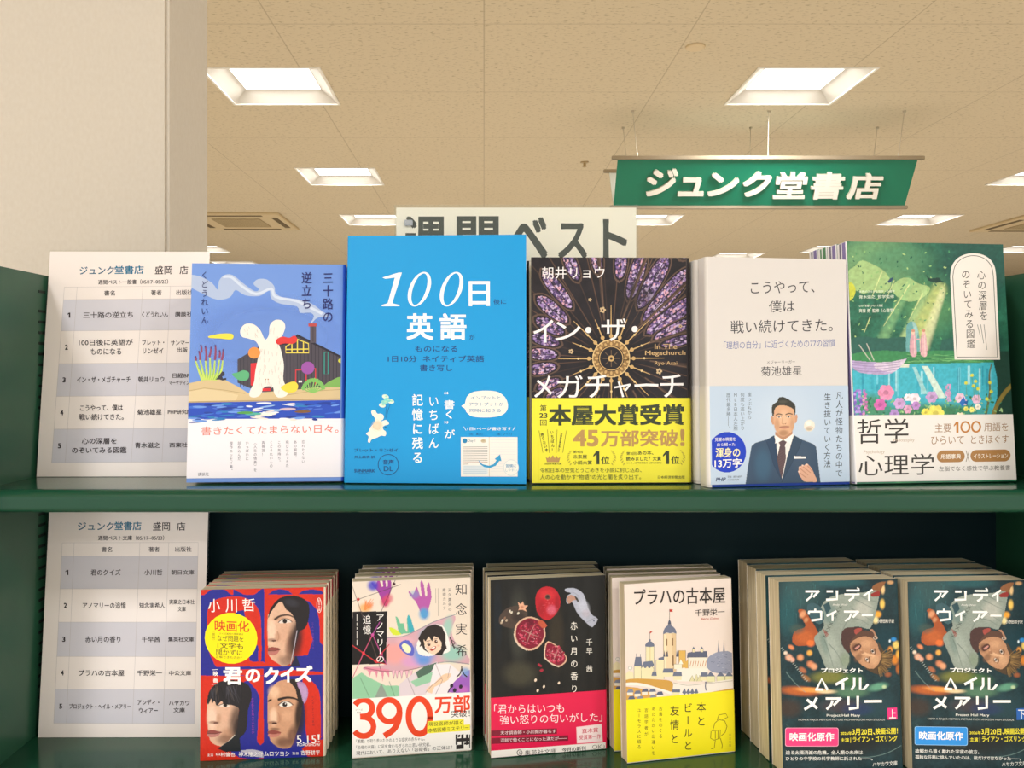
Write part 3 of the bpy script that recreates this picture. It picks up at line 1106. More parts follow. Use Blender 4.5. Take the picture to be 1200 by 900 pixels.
a.v('逆立ち', 464, 90, 230, 40, NV, 0.008)
a.v('くどうれいん', 93, 80, 276, 27, NV, 0.0)
b = B.b.f(O[0], O[1], k)
b.t('書きたくてたまらない日々。', 80, 648, 580, 680, '#dd7d6d', 0.006)
for i, l in enumerate(('忘れたくない', 'あの瞬間。', '飛び込んできた', 'この気持ち。', 'くどうれいんの', '真骨頂！', '〈人生の情景〉を', 'いっぱいに', '詰め込んだ', '傑作エッセイ集。')):
    b.v(l, 452 - i*29.2, 704, 704 + 14.2*len(l), 12, '#45435a')
b.t('講談社', 68, 816, 108, 829, '#45435a')
B.build('periwinkle blue hardcover with a white rabbit and dark house, front of its stack')
B.copies([(-0.2505, 0.7410, 4.0), (-0.2505, 0.7612, 4.0)], '%s copy from the front of the blue rabbit and house hardcovers', 'blue rabbit and house hardcovers')

# ---- 2. sky blue book
O, k = (395, 265), 2.8565
B = Book('large_paperback', -0.1190, 0.7253, -2.9, 4.1, 0.1548, 0.2126, 0.014, P4(O, k, (33, 32), (635, 28), (632, 862), (20, 858)), ZU, 'L', '#149ade', False, None, M_PAGEW)
a = B.c.f(O[0], O[1], k)
WH = '#f4f7f8'
a.poly([(150, 172), (205, 155), (216, 155), (183, 258), (208, 264), (208, 268), (148, 268), (148, 264), (168, 258), (192, 172), (160, 176)], WH)
for cx in (275, 383):
    out, inn = [], []
    for i in range(40):
        t = 2*math.pi*i/40
        for L, rx, ry in ((out, 36, 58), (inn, 23, 53)):
            x, y = rx*math.cos(t), ry*math.sin(t)
            L.append((cx + x - 0.28*y, 211 + y))
    a.poly(out, WH)
    a.poly(inn, '#149ade')
a.t('日', 441, 184, 512, 268, WH, 0.018)
a.t('英', 231, 292, 322, 381, WH, 0.022)
a.t('語', 343, 292, 433, 381, WH, 0.022)
NB = '#1e3a78'
a.t('後に', 524, 244, 567, 262, NB, .008); a.t('が', 443, 362, 461, 380, NB, .008)
a.t('ものになる', 260, 401, 402, 421, NB, 0.010)
a.t('1日10分  ネイティブ英語', 168, 433, 492, 455, NB, 0.010)
a.t('書き写し', 276, 464, 385, 486, NB, 0.010)
a.v('“書く”が', 375, 548, 712, 37, WH, 0.012)
a.v('いちばん', 322, 562, 748, 37, WH, 0.006)
a.v('記憶に残る', 268, 558, 798, 38, WH, 0.014)
a.f(530, 440, 7.5)
a.poly([(78, 268), (108, 248), (125, 190), (170, 150), (250, 135), (340, 135), (410, 150), (465, 195), (488, 255), (478, 310), (430, 350), (350, 366), (250, 368), (170, 358), (125, 325), (108, 292)], '#f6efe6', 4)
for i, l in enumerate(('インプットと', 'アウトプットが', '同時に起きる')):
    a.t(l, 160 - (12 if i else 0), 180 + i*56, 425 + (25 if i == 1 else 0), 212 + i*56, '#3f86b4', .008)
a.t('1日1ページ書き写す', 130, 452, 520, 482, WH, 0.012)
a.line([(98, 448), (118, 482)], 4, WH); a.line([(552, 448), (530, 482)], 4, WH)
a.t('［左：英文］', 148, 506, 262, 524, NB); a.t('［右：ノート］', 390, 506, 520, 524, NB)
a.rect(72, 540, 572, 886, '#f0ece6')
a.line([(322, 540), (322, 886)], 4, '#c9b8a2')
for i in range(11):
    a.line([(92, 628 + i*15), (308 if i < 10 else 140, 626 + i*15)], 5, random.choice(['#8c8a8c', '#a49c98', '#b58f86']))
for i in range(14):
    a.line([(332, 566 + i*21), (564, 566 + i*21)], 2, '#ccd4dc')
a.rect(88, 788, 310, 868, '#dbe3e8')
for i in range(5):
    a.line([(96, 800 + i*14), (300, 800 + i*14)], 4, '#b7c9d6')
a.ell(108, 573, 21, 21, '#2d87b8'); a.t('Day 1', 135, 560, 200, 590, '#5a7c90'); a.ell(272, 575, 24, 16, '#cbbfa6'); a.ell(268, 572, 15, 9, '#b8a888')
a.poly([(225, 738), (262, 778), (320, 792), (360, 778), (388, 742), (370, 732), (418, 692), (430, 750), (412, 748), (380, 790), (330, 810), (280, 804), (245, 780)], '#2f9cd0')
a.ell(515, 808, 68, 70, '#c9d3d8'); a.ell(515, 808, 64, 66, '#f2f0ea')
a.t('習慣に', 468, 778, 560, 806, '#2d87b8', 0.01); a.t('しやすい', 466, 818, 566, 842, '#7fa9c0')
a.f(400, 440, 7.5)
a.line([(405, 205), (390, 300), (385, 370)], 4, '#1a6aa8', smooth=4); a.line([(430, 240), (405, 310), (392, 375)], 4, '#1a6aa8', smooth=4)
for x, y, c in ((355, 262, '#dcecdc'), (383, 186, '#d9eede'), (430, 228, '#dceede'), (400, 215, '#7fd0cf'), (375, 235, '#8ad5d0')):
    a.ell(x, y, 30, 19, c, 12); a.ell(x + 8, y - 4, 12, 8, '#a8dcc8')
a.poly([(258, 320), (268, 305), (292, 304), (312, 335), (345, 335), (368, 355), (362, 385), (345, 395), (352, 402), (385, 390), (408, 408), (412, 428), (375, 440), (360, 452), (365, 475), (388, 495), (382, 530), (345, 528), (310, 545), (262, 562), (245, 590), (228, 578), (234, 535), (212, 512), (236, 490), (250, 455), (290, 408), (290, 375), (268, 348)], '#f6efe2', 4)
a.blob(310, 440, 60, 60, '#f1d9b8', 0.5)
a.ell(345, 357, 5, 6, '#333333'); a.ell(384, 455, 9, 6, '#2b6a9e')
a.t('ブレット・リンゼイ', 108, 638, 492, 670, NB, .008); a.t('井上麻衣 訳', 108, 702, 290, 728, NB, .008)
a.ring(408, 782, 90, 90, 5, NB); a.t('音声', 360, 738, 456, 780, NB, .008); a.t('DL', 368, 796, 448, 838, NB)
a.t('SUNMARK', 108, 822, 290, 850, NB, 0.01); a.t('PUBLISHING', 150, 856, 246, 866, NB)
B.build('tall sky blue book with white title and small rabbit, front of its stack')
B.copies([(-0.1183, 0.7405, -2.9), (-0.1183, 0.7560, -2.5)], '%s copy from the front of the sky blue books', 'sky blue books')

# ---- 3. rose window cover
O, k = (610, 285), 3.05
M_STONE = noise_mat('dark_vault_print', [(0.3, '#17141a'), (0.55, '#2a2427'), (0.75, '#453b36')], 45, 0.4, 5.0, stretch=(1, 1, 0.4))
B = Book('hardcover_book', 0.0406, 0.7209, 1.8, 1.9, 0.1363, 0.1922, 0.024, P4(O, k, (40, 47), (606, 55), (613, 857), (38, 858)), ZU, 'R', M_STONE, True, '#2c282c', M_PAGEW, (0.0006, 0.0722, '#ece43c'), '#d9d02e')
a = B.c.f(O[0], O[1], k)
random.seed(3)
CXX, CYY = 325, 410
a.canvas('#211d22', 1.9, v0=0.066)
a.grain(40, 0.5, 3)
GLS = ['#1d1924', '#2c2540', '#4c3c68', '#7a5f9a', '#3a2f48', '#9a80b8', '#c7b4d6', '#5a3f66', '#d9a8b8', '#443858']
for i in range(40):
    an = R(i*9 + 3)
    a.line([(CXX + 90*math.cos(an), CYY + 90*math.sin(an)), (CXX + 460*math.cos(an + .03), CYY + 460*math.sin(an + .03))], 3, random.choice(['#4a382f', '#3a2d29', '#5f473a']))
def petal(ang, r0, r1, w0, sd):
    an = R(ang)
    ux, uy = math.cos(an), math.sin(an)
    def ol(ins):
        pts = [(0, .05), (.10, .62), (.35, .95), (.65, 1.0), (.88, .75), (1, .1)]
        q0, q1, ww = r0 + ins*2, r1 - ins*2, max(2, w0/2 - ins)
        A_ = [(CXX + ux*(q0 + (q1-q0)*q) - uy*ww*f, CYY + uy*(q0 + (q1-q0)*q) + ux*ww*f) for q, f in pts]
        return A_ + [(CXX + ux*(q0 + (q1-q0)*q) + uy*ww*f, CYY + uy*(q0 + (q1-q0)*q) - ux*ww*f) for q, f in pts[::-1]]
    a.poly(ol(-5), '#5f4a40', 4)
    a.poly(ol(-1), '#1d191f', 4)
    a.mosaic(ol(3), GLS, 6.5, sd, 4, 1.4, ang)
    mid = [(CXX + ux*(r0 + (r1-r0)*q), CYY + uy*(r0 + (r1-r0)*q)) for q in (0.15, 1.0)]
    a.line(mid, 3, '#1d191f')
for n_, (ang, r0, r1, w0) in enumerate(((172, 195, 300, 44), (184, 190, 300, 44), (196, 188, 300, 44), (208, 188, 310, 48), (220, 200, 350, 52), (232, 225, 400, 50), (158, 195, 290, 38), (148, 200, 280, 36),
        (247, 300, 420, 46), (262, 305, 400, 44), (276, 280, 400, 46), (287, 215, 400, 54), (299, 200, 420, 60), (312, 170, 430, 62), (325, 150, 380, 58), (336, 165, 340, 46), (346, 180, 310, 36), (292, 410, 500, 50), (305, 430, 540, 60), (318, 440, 540, 56))):
    petal(ang, r0, r1, w0, n_)
for i in range(9):
    an = R(-100 + i*26)
    a.line([(CXX + 140*math.cos(an), CYY + 140*math.sin(an)), (CXX + 420*math.cos(an + .06), CYY + 420*math.sin(an + .06))], 7, '#4a3a33', w2=16)
    a.line([(CXX + 140*math.cos(an), CYY + 140*math.sin(an)), (CXX + 420*math.cos(an + .07), CYY + 420*math.sin(an + .07))], 2, '#7a6050')
a.blob(CXX, CYY, 170, 170, '#1a171b', 0.9)
a.blob(90, 620, 130, 120, '#1d1a22', 0.6); a.blob(420, 190, 90, 60, '#241f22', 0.6)
a.grain(25, 0.25, 9)
a.flush()
G1, G2 = '#c8a66e', '#8f6f45'
for i in range(16):
    an = R(i*22.5 - 90)
    r1 = 190 if i % 2 == 0 else 150
    a.line([(CXX + 62*math.cos(an), CYY + 62*math.sin(an)), (CXX + r1*math.cos(an), CYY + r1*math.sin(an))], 5.5, G1, w2=2)
    a.ell(CXX + 80*math.cos(an), CYY + 80*math.sin(an), 7, 7, G1)
    a.ell(CXX + 118*math.cos(an), CYY + 118*math.sin(an), 4, 4, '#e0c690')
a.ring(CXX, CYY, 57, 57, 22, G2, 48)
for i in range(32):
    an = R(i*11.25)
    a.ell(CXX + (62 if i % 2 else 52)*math.cos(an), CYY + (62 if i % 2 else 52)*math.sin(an), 6.5, 4, G1, i*11.25)
a.ring(CXX, CYY, 66, 66, 3, '#e0c690', 40)
a.ell(CXX, CYY, 42, 42, '#221e22'); a.ring(CXX, CYY, 42, 42, 3, G1)
for i in range(8):
    an = R(i*45)
    a.line([(CXX, CYY), (CXX + 30*math.cos(an), CYY + 30*math.sin(an))], 3, '#6a5640')
a.ell(CXX, CYY, 11, 11, G1); a.ell(CXX, CYY, 5, 5, '#3a302a')
for x, y, r in ((250, 200, 6), (295, 237, 10), (181, 384, 8), (496, 457, 10), (572, 297, 6)):
    for i in range(5):
        a.ell(x + r*0.65*math.cos(R(72*i)), y + r*0.65*math.sin(R(72*i)), r*0.5, r*0.42, '#c9b089', 72*i)
    a.ell(x, y, r*0.3, r*0.3, '#3a302a')
TW = '#f2eef0'
a.t('朝井リョウ', 78, 82, 302, 125, TW, 0.0)
for g, x0, x1, y0, y1 in (('イ', 46, 118, 270, 352), ('ン', 125, 215, 278, 345), ('ザ', 290, 378, 268, 348), ('メ', 48, 112, 470, 548), ('ガ', 130, 222, 468, 550), ('チ', 232, 318, 468, 550), ('ャ', 335, 395, 492, 549), ('チ', 500, 582, 468, 550)):
    a.t(g, x0, y0, x1, y1, TW, 0.004)
a.ell(243, 308, 11, 11, TW); a.ell(409, 306, 11, 11, TW); a.line([(408, 508), (450, 505), (493, 507)], 9, TW)
a.t('In The', 480, 360, 560, 378, '#c9a978', 0.01); a.t('Megachurch', 446, 383, 590, 404, '#c9a978', 0.01); a.t('Ryo Asai', 480, 421, 560, 438, '#c9a978', 0.004)
b = B.b.f(620, 460, 6.154)
DG, GD = '#37402a', '#b58f55'
b.rect(60, 30, 64, 640, '#ddd432')
b.t('第', 77, 82, 124, 130, DG, .01); b.t('23', 72, 142, 130, 178, DG, .02); b.t('回', 77, 190, 124, 232, DG, .01)
b.t('本屋大賞受賞', 140, 82, 1120, 234, DG, 0.034)
b.t('45', 314, 264, 500, 386, GD, 0.03); b.t('万部突破', 516, 264, 1076, 388, GD, 0.024); b.t('!', 1090, 262, 1122, 386, GD, 0.03)
b.t('第9回', 315, 414, 385, 434, DG, .01); b.t('未来屋', 314, 444, 416, 474, DG, .014); b.t('小説大賞', 314, 486, 452, 516, DG, .014)
b.t('1', 462, 420, 506, 514, DG); b.t('位', 518, 456, 580, 514, DG, .02)
b.t('第2回', 702, 426, 772, 448, DG, .01); b.t('あの本、', 784, 416, 896, 448, DG, .014); b.t('読みました？大賞', 700, 458, 952, 490, DG, .014); b.t('エンタメ部門賞受賞作（単行本部門）', 702, 498, 956, 512, DG)
b.t('1', 966, 420, 1010, 514, DG); b.t('位', 1024, 456, 1084, 514, DG, .02)
for cx, sg in ((300, -1), (596, 1), (686, -1), (1096, 1)):
    for i in range(7):
        q = (i - 3) / 3.0
        b.ell(cx + sg*(22 - 20*q*q), 466 + q*46, 12, 4, '#b9ad3a', sg*(-50 + 20*q) + 90)
for x0, y0, st, dx in ((92, 285, '売りたい本', 30), (162, 266, 'いちばん！', 8), (232, 285, '全国書店員が選んだ', -22)):
    n = len(st)
    b.v(st, x0, y0, 424, 25 if n < 8 else 15, DG, 0.015, dx)
for p in ([(68, 268), (96, 430)], [(130, 262), (142, 430)], [(200, 262), (192, 430)], [(268, 268), (240, 430)]):
    b.line(p, 2.5, DG)
b.poly([(116, 462), (132, 470), (142, 452), (154, 470), (168, 446), (182, 470), (196, 452), (206, 470), (222, 462), (212, 498), (126, 498)], GD)
b.t('2026年本屋大賞', 108, 504, 230, 516, DG, 0.01)
b.t('令和日本の空気とうごめきを小説に封じ込め、', 74, 540, 810, 574, '#5d6330')
b.t('人の心を動かす“物語”の光と闇を炙り出す。', 74, 588, 806, 624, '#5d6330')
b.t('日本経済新聞出版', 928, 598, 1122, 620, DG)
B.build('dark hardcover with a rose window and a yellow paper band, front of its stack')
B.copies([(0.0383, 0.7466, 1.5), (0.0390, 0.7730, 1.0)], '%s copy from the front of the dark rose window hardcovers', 'dark rose window hardcovers')

# ---- 4. white cover with man in suit
O, k = (810, 290), 3.105
B = Book('hardcover_book', 0.1839, 0.7003, 9.1, 1.6, 0.1263, 0.1902, 0.0172, P4(O, k, (55, 28), (560, 50), (578, 868), (58, 868)), ZU, 'L', '#d9d5d2', True, '#e0dcd8', M_PAGEW, (0.0022, 0.0832, '#bccfe4'), '#e8e4e0', rough=0.45)
B.c.f(O[0], O[1], k).rect(40, 846, 590, 880, '#173a94')
a = B.c
DK = '#3b3a3f'
a.t('こうやって、', 218, 121, 448, 165, DK, -0.006)
a.t('僕は', 283, 191, 376, 233, DK, -0.006)
a.t('戦い続けてきた。', 145, 259, 514, 306, DK, -0.006)
a.t('「理想の自分」に近づくための77の習慣', 120, 334, 523, 362, '#6673a8')
a.t('メジャーリーガー', 275, 407, 378, 419, DK)
a.t('菊池雄星', 254, 428, 402, 463, DK)
b = B.b.f(O[0], O[1], k)
DN = '#2c3340'
b.canvas('#bccfe4', 2.2)
b.f(868, 455, 7.824)
b.blob(385, 300, 420, 420, '#c6d6e8', 0.6)
b.poly([(35, 900), (60, 720), (95, 520), (130, 490), (240, 460), (300, 425), (385, 470), (485, 425), (560, 470), (660, 510), (690, 540), (710, 690), (735, 900)], '#3a5069', 0)
b.blob(200, 700, 110, 220, '#3f6480', 0.7); b.blob(560, 650, 120, 200, '#42566c', 0.6)
b.poly([(318, 420), (385, 470), (478, 410), (484, 440), (420, 640), (375, 850), (330, 660), (302, 440)], '#ece7e4')
b.poly([(300, 425), (322, 480), (335, 640), (385, 860), (300, 700), (262, 560), (230, 478)], '#2f4560')
b.poly([(486, 425), (462, 500), (425, 640), (372, 860), (450, 720), (540, 540), (560, 478)], '#34495f')
b.line([(232, 480), (262, 560), (300, 700), (375, 850)], 4, '#263a52'); b.line([(560, 478), (535, 545), (450, 720), (372, 862)], 4, '#263a52')
b.poly([(340, 485), (365, 472), (405, 474), (420, 490), (404, 515), (412, 640), (372, 830), (352, 760), (328, 640), (358, 515)], '#5c4a4e')
for i in range(9):
    b.line([(338 + i*3, 600 + i*22), (408 - i*2, 560 + i*24)], 3, '#705c60')
b.poly([(315, 390), (385, 440), (470, 385), (474, 415), (388, 476), (312, 420)], '#b88a6c')
b.poly([(318, 425), (312, 500), (345, 490), (384, 470)], '#f4f1ee'); b.poly([(476, 415), (462, 505), (425, 492), (392, 470)], '#f4f1ee')
b.ell(290, 285, 14, 40, '#c99878', -8); b.ell(503, 275, 14, 42, '#cf9c80', 8)
b.poly([(296, 240), (305, 170), (350, 140), (430, 145), (485, 180), (496, 250), (490, 330), (468, 390), (425, 425), (385, 438), (345, 420), (318, 380), (302, 320)], '#d9ab88', 5)
b.blob(395, 270, 70, 110, '#e8bf9d', 0.8); b.blob(330, 330, 34, 80, '#c29272', 0.6); b.blob(470, 330, 26, 80, '#c29272', 0.5)
b.blob(390, 405, 66, 40, '#a57a58', 0.75); b.blob(400, 345, 60, 16, '#a87c60', 0.6)
b.poly([(288, 240), (282, 180), (292, 140), (332, 112), (345, 78), (378, 70), (415, 82), (460, 110), (492, 140), (502, 185), (494, 245), (482, 190), (440, 162), (390, 148), (345, 150), (310, 180), (300, 240)], '#3a3a34', 4)
b.blob(385, 115, 60, 22, '#56564c', 0.7)
b.line([(322, 236), (345, 226), (374, 234)], 9, '#4a3a30', smooth=3); b.line([(412, 234), (440, 224), (470, 232)], 9, '#4a3a30', smooth=3)
for cx in (350, 438):
    b.ell(cx, 256, 17, 6, '#f0e6de'); b.ell(cx, 256, 7, 6, '#33261f'); b.line([(cx-20, 254), (cx, 247), (cx+20, 254)], 4, '#463329', smooth=3)
b.line([(384, 255), (374, 312), (392, 322), (416, 314)], 4, '#b5835f', smooth=3); b.ell(386, 320, 5, 3, '#8a5a42'); b.ell(408, 320, 5, 3, '#8a5a42')
b.line([(354, 350), (400, 346), (440, 348)], 7, '#9c5f52', smooth=3); b.line([(366, 358), (400, 364), (430, 357)], 6, '#c98876', smooth=3)
b.ell(628, 342, 50, 54, '#ece4d6'); b.blob(624, 372, 42, 26, '#b7a78f', 0.8); b.blob(620, 320, 34, 30, '#faf6ec', 0.9); b.line([(590, 365), (618, 350), (650, 352), (668, 368)], 3, '#bd8a7c', smooth=3)
b.poly([(484, 620), (594, 628), (598, 648), (486, 646)], '#f2efee')
b.poly([(536, 722), (556, 716), (562, 704), (580, 712), (596, 698), (618, 702), (650, 742), (672, 790), (700, 862), (640, 866), (580, 860), (560, 836), (536, 800), (528, 766)], '#dfae94', 4)
for p in ([(540, 735), (580, 770), (616, 800)], [(566, 718), (604, 752), (640, 780)], [(600, 706), (632, 738), (656, 770)], [(534, 772), (566, 800), (600, 826)]):
    b.line(p, 5, '#b3775f', smooth=3)
for x, y in ((540, 728), (566, 710), (604, 702), (532, 768)):
    b.ell(x, y, 10, 7, '#f3d3c2', 35)
b.flush()
b.f(O[0], O[1], k)
for i, l in enumerate(('崖っぷちから', '何度も這い上がり', 'MLB日本人左腕', '歴代最多勝――。')):
    b.v(l, 211 - i*25.5, 520, 520 + (100 if i == 0 else 140), 16, '#59636f')
b.v('凡人が怪物たちの中で', 538, 524, 842, 27, DN)
b.v('生き抜いていく方法', 495, 528, 806, 27, DN)
b.ell(128, 739, 70, 75, '#1d3fc0')
b.t('覚醒の瞬間を', 84, 684, 160, 698, '#f3f0ea', .004); b.t('自ら綴った', 92, 704, 158, 716, '#f3f0ea', .004)
b.t('渾身の', 86, 722, 176, 758, '#f6ecae', .014); b.t('13万字', 82, 762, 181, 796, '#f4f1ea', .018)
b.t('PHP', 86, 832, 123, 846, '#22305c', .02, .2); b.t('定価：本体1600円', 130, 826, 182, 834, DN); b.t('PHP研究所', 130, 838, 172, 845, DN)
B.build('white hardcover with pale blue band of a suited man, front of its stack')
B.copies([(0.1808, 0.7225, 7.5), (0.1785, 0.7434, 6.5)], '%s copy from the front of the white suited man hardcovers', 'white suited man hardcovers')

# ---- 5. forest cover
O, k = (950, 265), 2.856
M_LEAF = noise_mat('forest_print', [(0.25, '#1d4f45'), (0.45, '#2f7256'), (0.6, '#3f8a60'), (0.75, '#69a873')], 38, 0.3, 6.0)
B = Book('large_paperback', 0.3124, 0.7164, 6.8, 4.4, 0.1465, 0.2065, 0.0152, P4(O, k, (120, 48), (643, 65), (690, 859), (150, 859)), ZU, 'L', M_LEAF, False, '#efeef2', M_PAGEW, (0.0015, 0.0575, '#ece7e3'), '#f1eff2', rough=0.28)
a = B.c.f(O[0], O[1], k)
random.seed(11)
a.canvas('#2c6a54', 1.8, v0=0.05)
a.grain(30, 0.45, 5); a.grain(9, 0.3, 8)
a.blob(220, 120, 190, 130, '#7fae78', 0.75); a.blob(400, 260, 140, 140, '#5f9a64', 0.6)
a.blob(560, 130, 200, 190, '#204f4a', 0.8); a.blob(300, 110, 160, 70, '#4f8a68', 0.7); a.blob(620, 560, 90, 260, '#1f4440', 0.9)
a.poly([(128, 150), (150, 130), (170, 112), (200, 120), (250, 150), (270, 190), (255, 215), (225, 220), (205, 210), (180, 222), (150, 210), (130, 215)], '#a3c384', 4)
a.poly([(128, 185), (145, 190), (152, 215), (140, 240), (128, 240)], '#c9cf4a', 3)
a.poly([(270, 205), (300, 175), (330, 172), (360, 190), (400, 205), (380, 235), (340, 250), (300, 240)], '#a3c384', 4)
for x0, y0, x1, y1, w0, w1, c, al in ((430, 210, 320, 420, 70, 120, '#d8df8a', .95), (440, 225, 370, 420, 30, 60, '#eeeebc', 1.0), (330, 190, 230, 400, 30, 60, '#93c78a', .8), (385, 220, 300, 400, 16, 40, '#bfdc9a', .9)):
    for q in range(9):
        t = q / 8
        a.blob(x0 + (x1-x0)*t, y0 + (y1-y0)*t, (w0 + (w1-w0)*t)*0.5, 34, c, al*0.5)
for p, wd in (([(240, 150), (205, 235)], 4), ([(330, 195), (245, 330)], 4), ([(280, 180), (250, 250)], 3), ([(375, 225), (330, 310)], 4), ([(200, 300), (180, 350)], 3)):
    a.line(p, wd, '#d3dd9c', w2=1.5)
for i in range(120):
    x, y = random.uniform(130, 470), random.uniform(80, 380)
    a.ell(x, y, random.uniform(2, 6), random.uniform(1.2, 3), random.choice(['#2a6a50', '#8fbf78', '#4f9a68', '#1f5a4a', '#b4cf88']), random.uniform(0, 180), 8)
a.poly([(258, 182), (268, 172), (278, 168), (274, 180), (264, 188)], '#2d4a6c', 0); a.poly([(385, 160), (400, 175), (430, 172), (440, 185), (420, 190), (395, 182)], '#23413c')
a.poly([(135, 375), (180, 365), (240, 372), (300, 368), (330, 375), (330, 420), (135, 430)], '#2f6258', 3)
a.poly([(440, 380), (490, 370), (490, 440), (430, 420)], '#2f6258')
a.poly([(320, 350), (322, 330), (335, 316), (350, 322), (360, 345), (364, 380), (362, 425), (322, 425)], '#6aa7a8', 4)
a.poly([(340, 318), (352, 325), (360, 350), (352, 380), (346, 345)], '#9cc7c4', 3)
a.poly([(128, 425), (240, 412), (340, 418), (470, 415), (560, 440), (615, 452), (615, 472), (500, 468), (380, 462), (300, 462), (128, 460)], '#3f8a58', 3)
for i in range(40):
    a.line([(random.uniform(300, 600), 432 + random.uniform(-12, 28)),] * 1 + [(random.uniform(300, 600), 434 + random.uniform(-10, 26))], 1.6, random.choice(['#5da568', '#2f744c', '#7bb877']))
for x, c in ((343, '#d9a9b4'), (378, '#e0b3b8')):
    a.poly([(x-9, 428), (x-11, 385), (x-6, 360), (x-4, 348), (x+4, 346), (x+7, 362), (x+11, 388), (x+11, 432)], c, 3)
    a.ell(x, 352, 6, 8, '#e9c6b2'); a.line([(x-7, 365), (x-9, 420)], 2, '#b57f94'); a.line([(x+4, 365), (x+5, 425)], 2, '#f2dada'); a.ell(x, 347, 6, 5, '#c98f78')
a.line([(350, 375), (372, 378)], 4, '#d9a9b4')
a.rect(120, 458, 625, 640, '#45b3c8')
for i in range(26):
    x = random.uniform(150, 610)
    a.line([(x, 468 + random.uniform(0, 20)), (x, 520 + random.uniform(0, 60))], random.uniform(3, 9), random.choice(['#6fc5d6', '#3aa8c0', '#a2dbe4', '#2f9ab4']))
a.poly([(372, 466), (392, 466), (455, 575), (428, 575)], '#cfe4da'); a.poly([(340, 468), (352, 468), (392, 560), (376, 560)], '#9cd0d4')
a.poly([(128, 455), (200, 452), (330, 458), (330, 470), (128, 468)], '#d9e0d2')
a.poly([(130, 443), (200, 450), (270, 450), (322, 440), (300, 465), (275, 488), (225, 492), (165, 485), (138, 464)], '#b7a6cf', 2)
a.poly([(220, 452), (270, 451), (320, 441), (298, 468), (272, 486), (215, 470)], '#d8cadf', 2)
for i in range(4):
    a.line([(134, 448 + i*9), (220, 456 + i*9), (300, 450 + i*8)], 1.8, '#8a78ab', smooth=3)
for p in ([(163, 392), (200, 446)], [(188, 388), (212, 444)]):
    a.line(p, 2.2, '#d9d2c8')
a.poly([(612, 430), (660, 420), (690, 440), (690, 640), (610, 640), (630, 560), (622, 500)], '#24443a', 2)
a.line([(690, 520), (650, 560), (620, 610), (612, 640)], 14, '#8a7a3c', smooth=3); a.line([(585, 640), (600, 560), (598, 500), (606, 462)], 8, '#6a6a4a', smooth=3, w2=4)
a.blob(400, 625, 260, 46, '#3f7f5a', 1.0); a.blob(200, 600, 90, 60, '#4a8a62', 0.9)
for i in range(150):
    x, y = random.uniform(140, 640), random.uniform(565, 638)
    a.ell(x, y, random.uniform(3, 9), random.uniform(1.5, 4), random.choice(['#2f6f4f', '#5aa06a', '#86bd7c', '#3f8a6a', '#a9cf94']), random.uniform(0, 180), 8)
FL = [(252, 553, 26, '#e08fb4'), (232, 594, 20, '#d069b0'), (297, 590, 19, '#c9a2d4'), (325, 570, 12, '#f0e8ee'), (348, 575, 18, '#efdfea'), (352, 598, 14, '#b98acb'), (405, 570, 19, '#c3a0d2'), (418, 625, 27, '#ecdf6a'), (385, 622, 14, '#e6d85a'), (458, 560, 8, '#d3a8cc'), (500, 575, 16, '#e6c3d6'), (515, 590, 10, '#dcb4d0'), (555, 580, 15, '#e3bcd6'), (500, 640, 16, '#efe2c4'), (540, 615, 9, '#e6e07a'), (520, 612, 8, '#e3dc6a'), (560, 605, 10, '#f0e8d6'), (325, 610, 14, '#d8a0c0'), (280, 625, 16, '#b08fd0')]
for x, y, r, c in FL:
    cc = lin(c)
    dk = tuple(v*0.72 for v in cc)
    for i in range(6):
        a.ell(x + r*0.5*math.cos(i*1.05), y + r*0.5*math.sin(i*1.05), r*0.58, r*0.5, c if i % 2 else tuple(min(1, v*1.12) for v in cc), i*60, 12)
    a.ell(x, y, r*0.36, r*0.32, dk, 0, 10)
for cx in (150, 164, 182):
    for j in range(14):
        a.ell(cx + random.uniform(-6, 6), 545 + j*6.5, 5.5, 4.5, random.choice(['#9a7fd0', '#7f5fbe', '#b79be0'] if cx != 182 else ['#d98fc0', '#c06fae', '#9a7fd0']), 0, 9)
for cx in (465, 458):
    for j in range(10):
        a.ell(cx + random.uniform(-4, 4), 530 + j*6, 4, 3.4, '#cf9fc8', 0, 8)
for x, y in ((540, 500), (520, 525), (552, 520), (560, 545), (600, 525), (605, 555), (590, 580), (545, 535)):
    a.ell(x, y, 6, 6, '#d8d84a', 0, 9); a.line([(x, y + 5), (x + 3, y + 40)], 1.5, '#5a8a4a')
a.poly([(498, 590), (512, 570), (520, 588), (508, 606)], '#2f6fc0'); a.poly([(512, 590), (528, 582), (524, 600)], '#245a9c')
a.grain(8, 0.22, 14)
a.flush()
# arched title plate
plate = [(482, 446), (468, 170), (472, 138), (488, 112), (512, 97), (542, 93), (572, 98), (598, 112), (614, 138), (619, 165), (633, 448)]
arch = [(482, 446), (467, 168)] + sm([(467, 168), (472, 136), (488, 112), (512, 98), (542, 93), (574, 98), (600, 114), (615, 138), (620, 168)], 4, False) + [(634, 449)]
a.poly(arch, '#efe8e2')
ins = [(490, 438), (476, 170)] + sm([(476, 170), (481, 140), (495, 119), (516, 106), (543, 101), (570, 106), (592, 120), (606, 142), (611, 170)], 4, False) + [(625, 440), (490, 438)]
a.line(ins, 2.2, '#4a5550')
TK = '#3a3836'
a.v('心の深層を', 571, 148, 318, 30, TK, 0, 8)
a.v('のぞいてみる図鑑', 519, 146, 410, 30, TK, 0, 18)
for i in range(3):
    a.line([(580 - i*11, 330), (590 - i*11, 330 + (85 - 22*i))], 2, '#8a8a86')
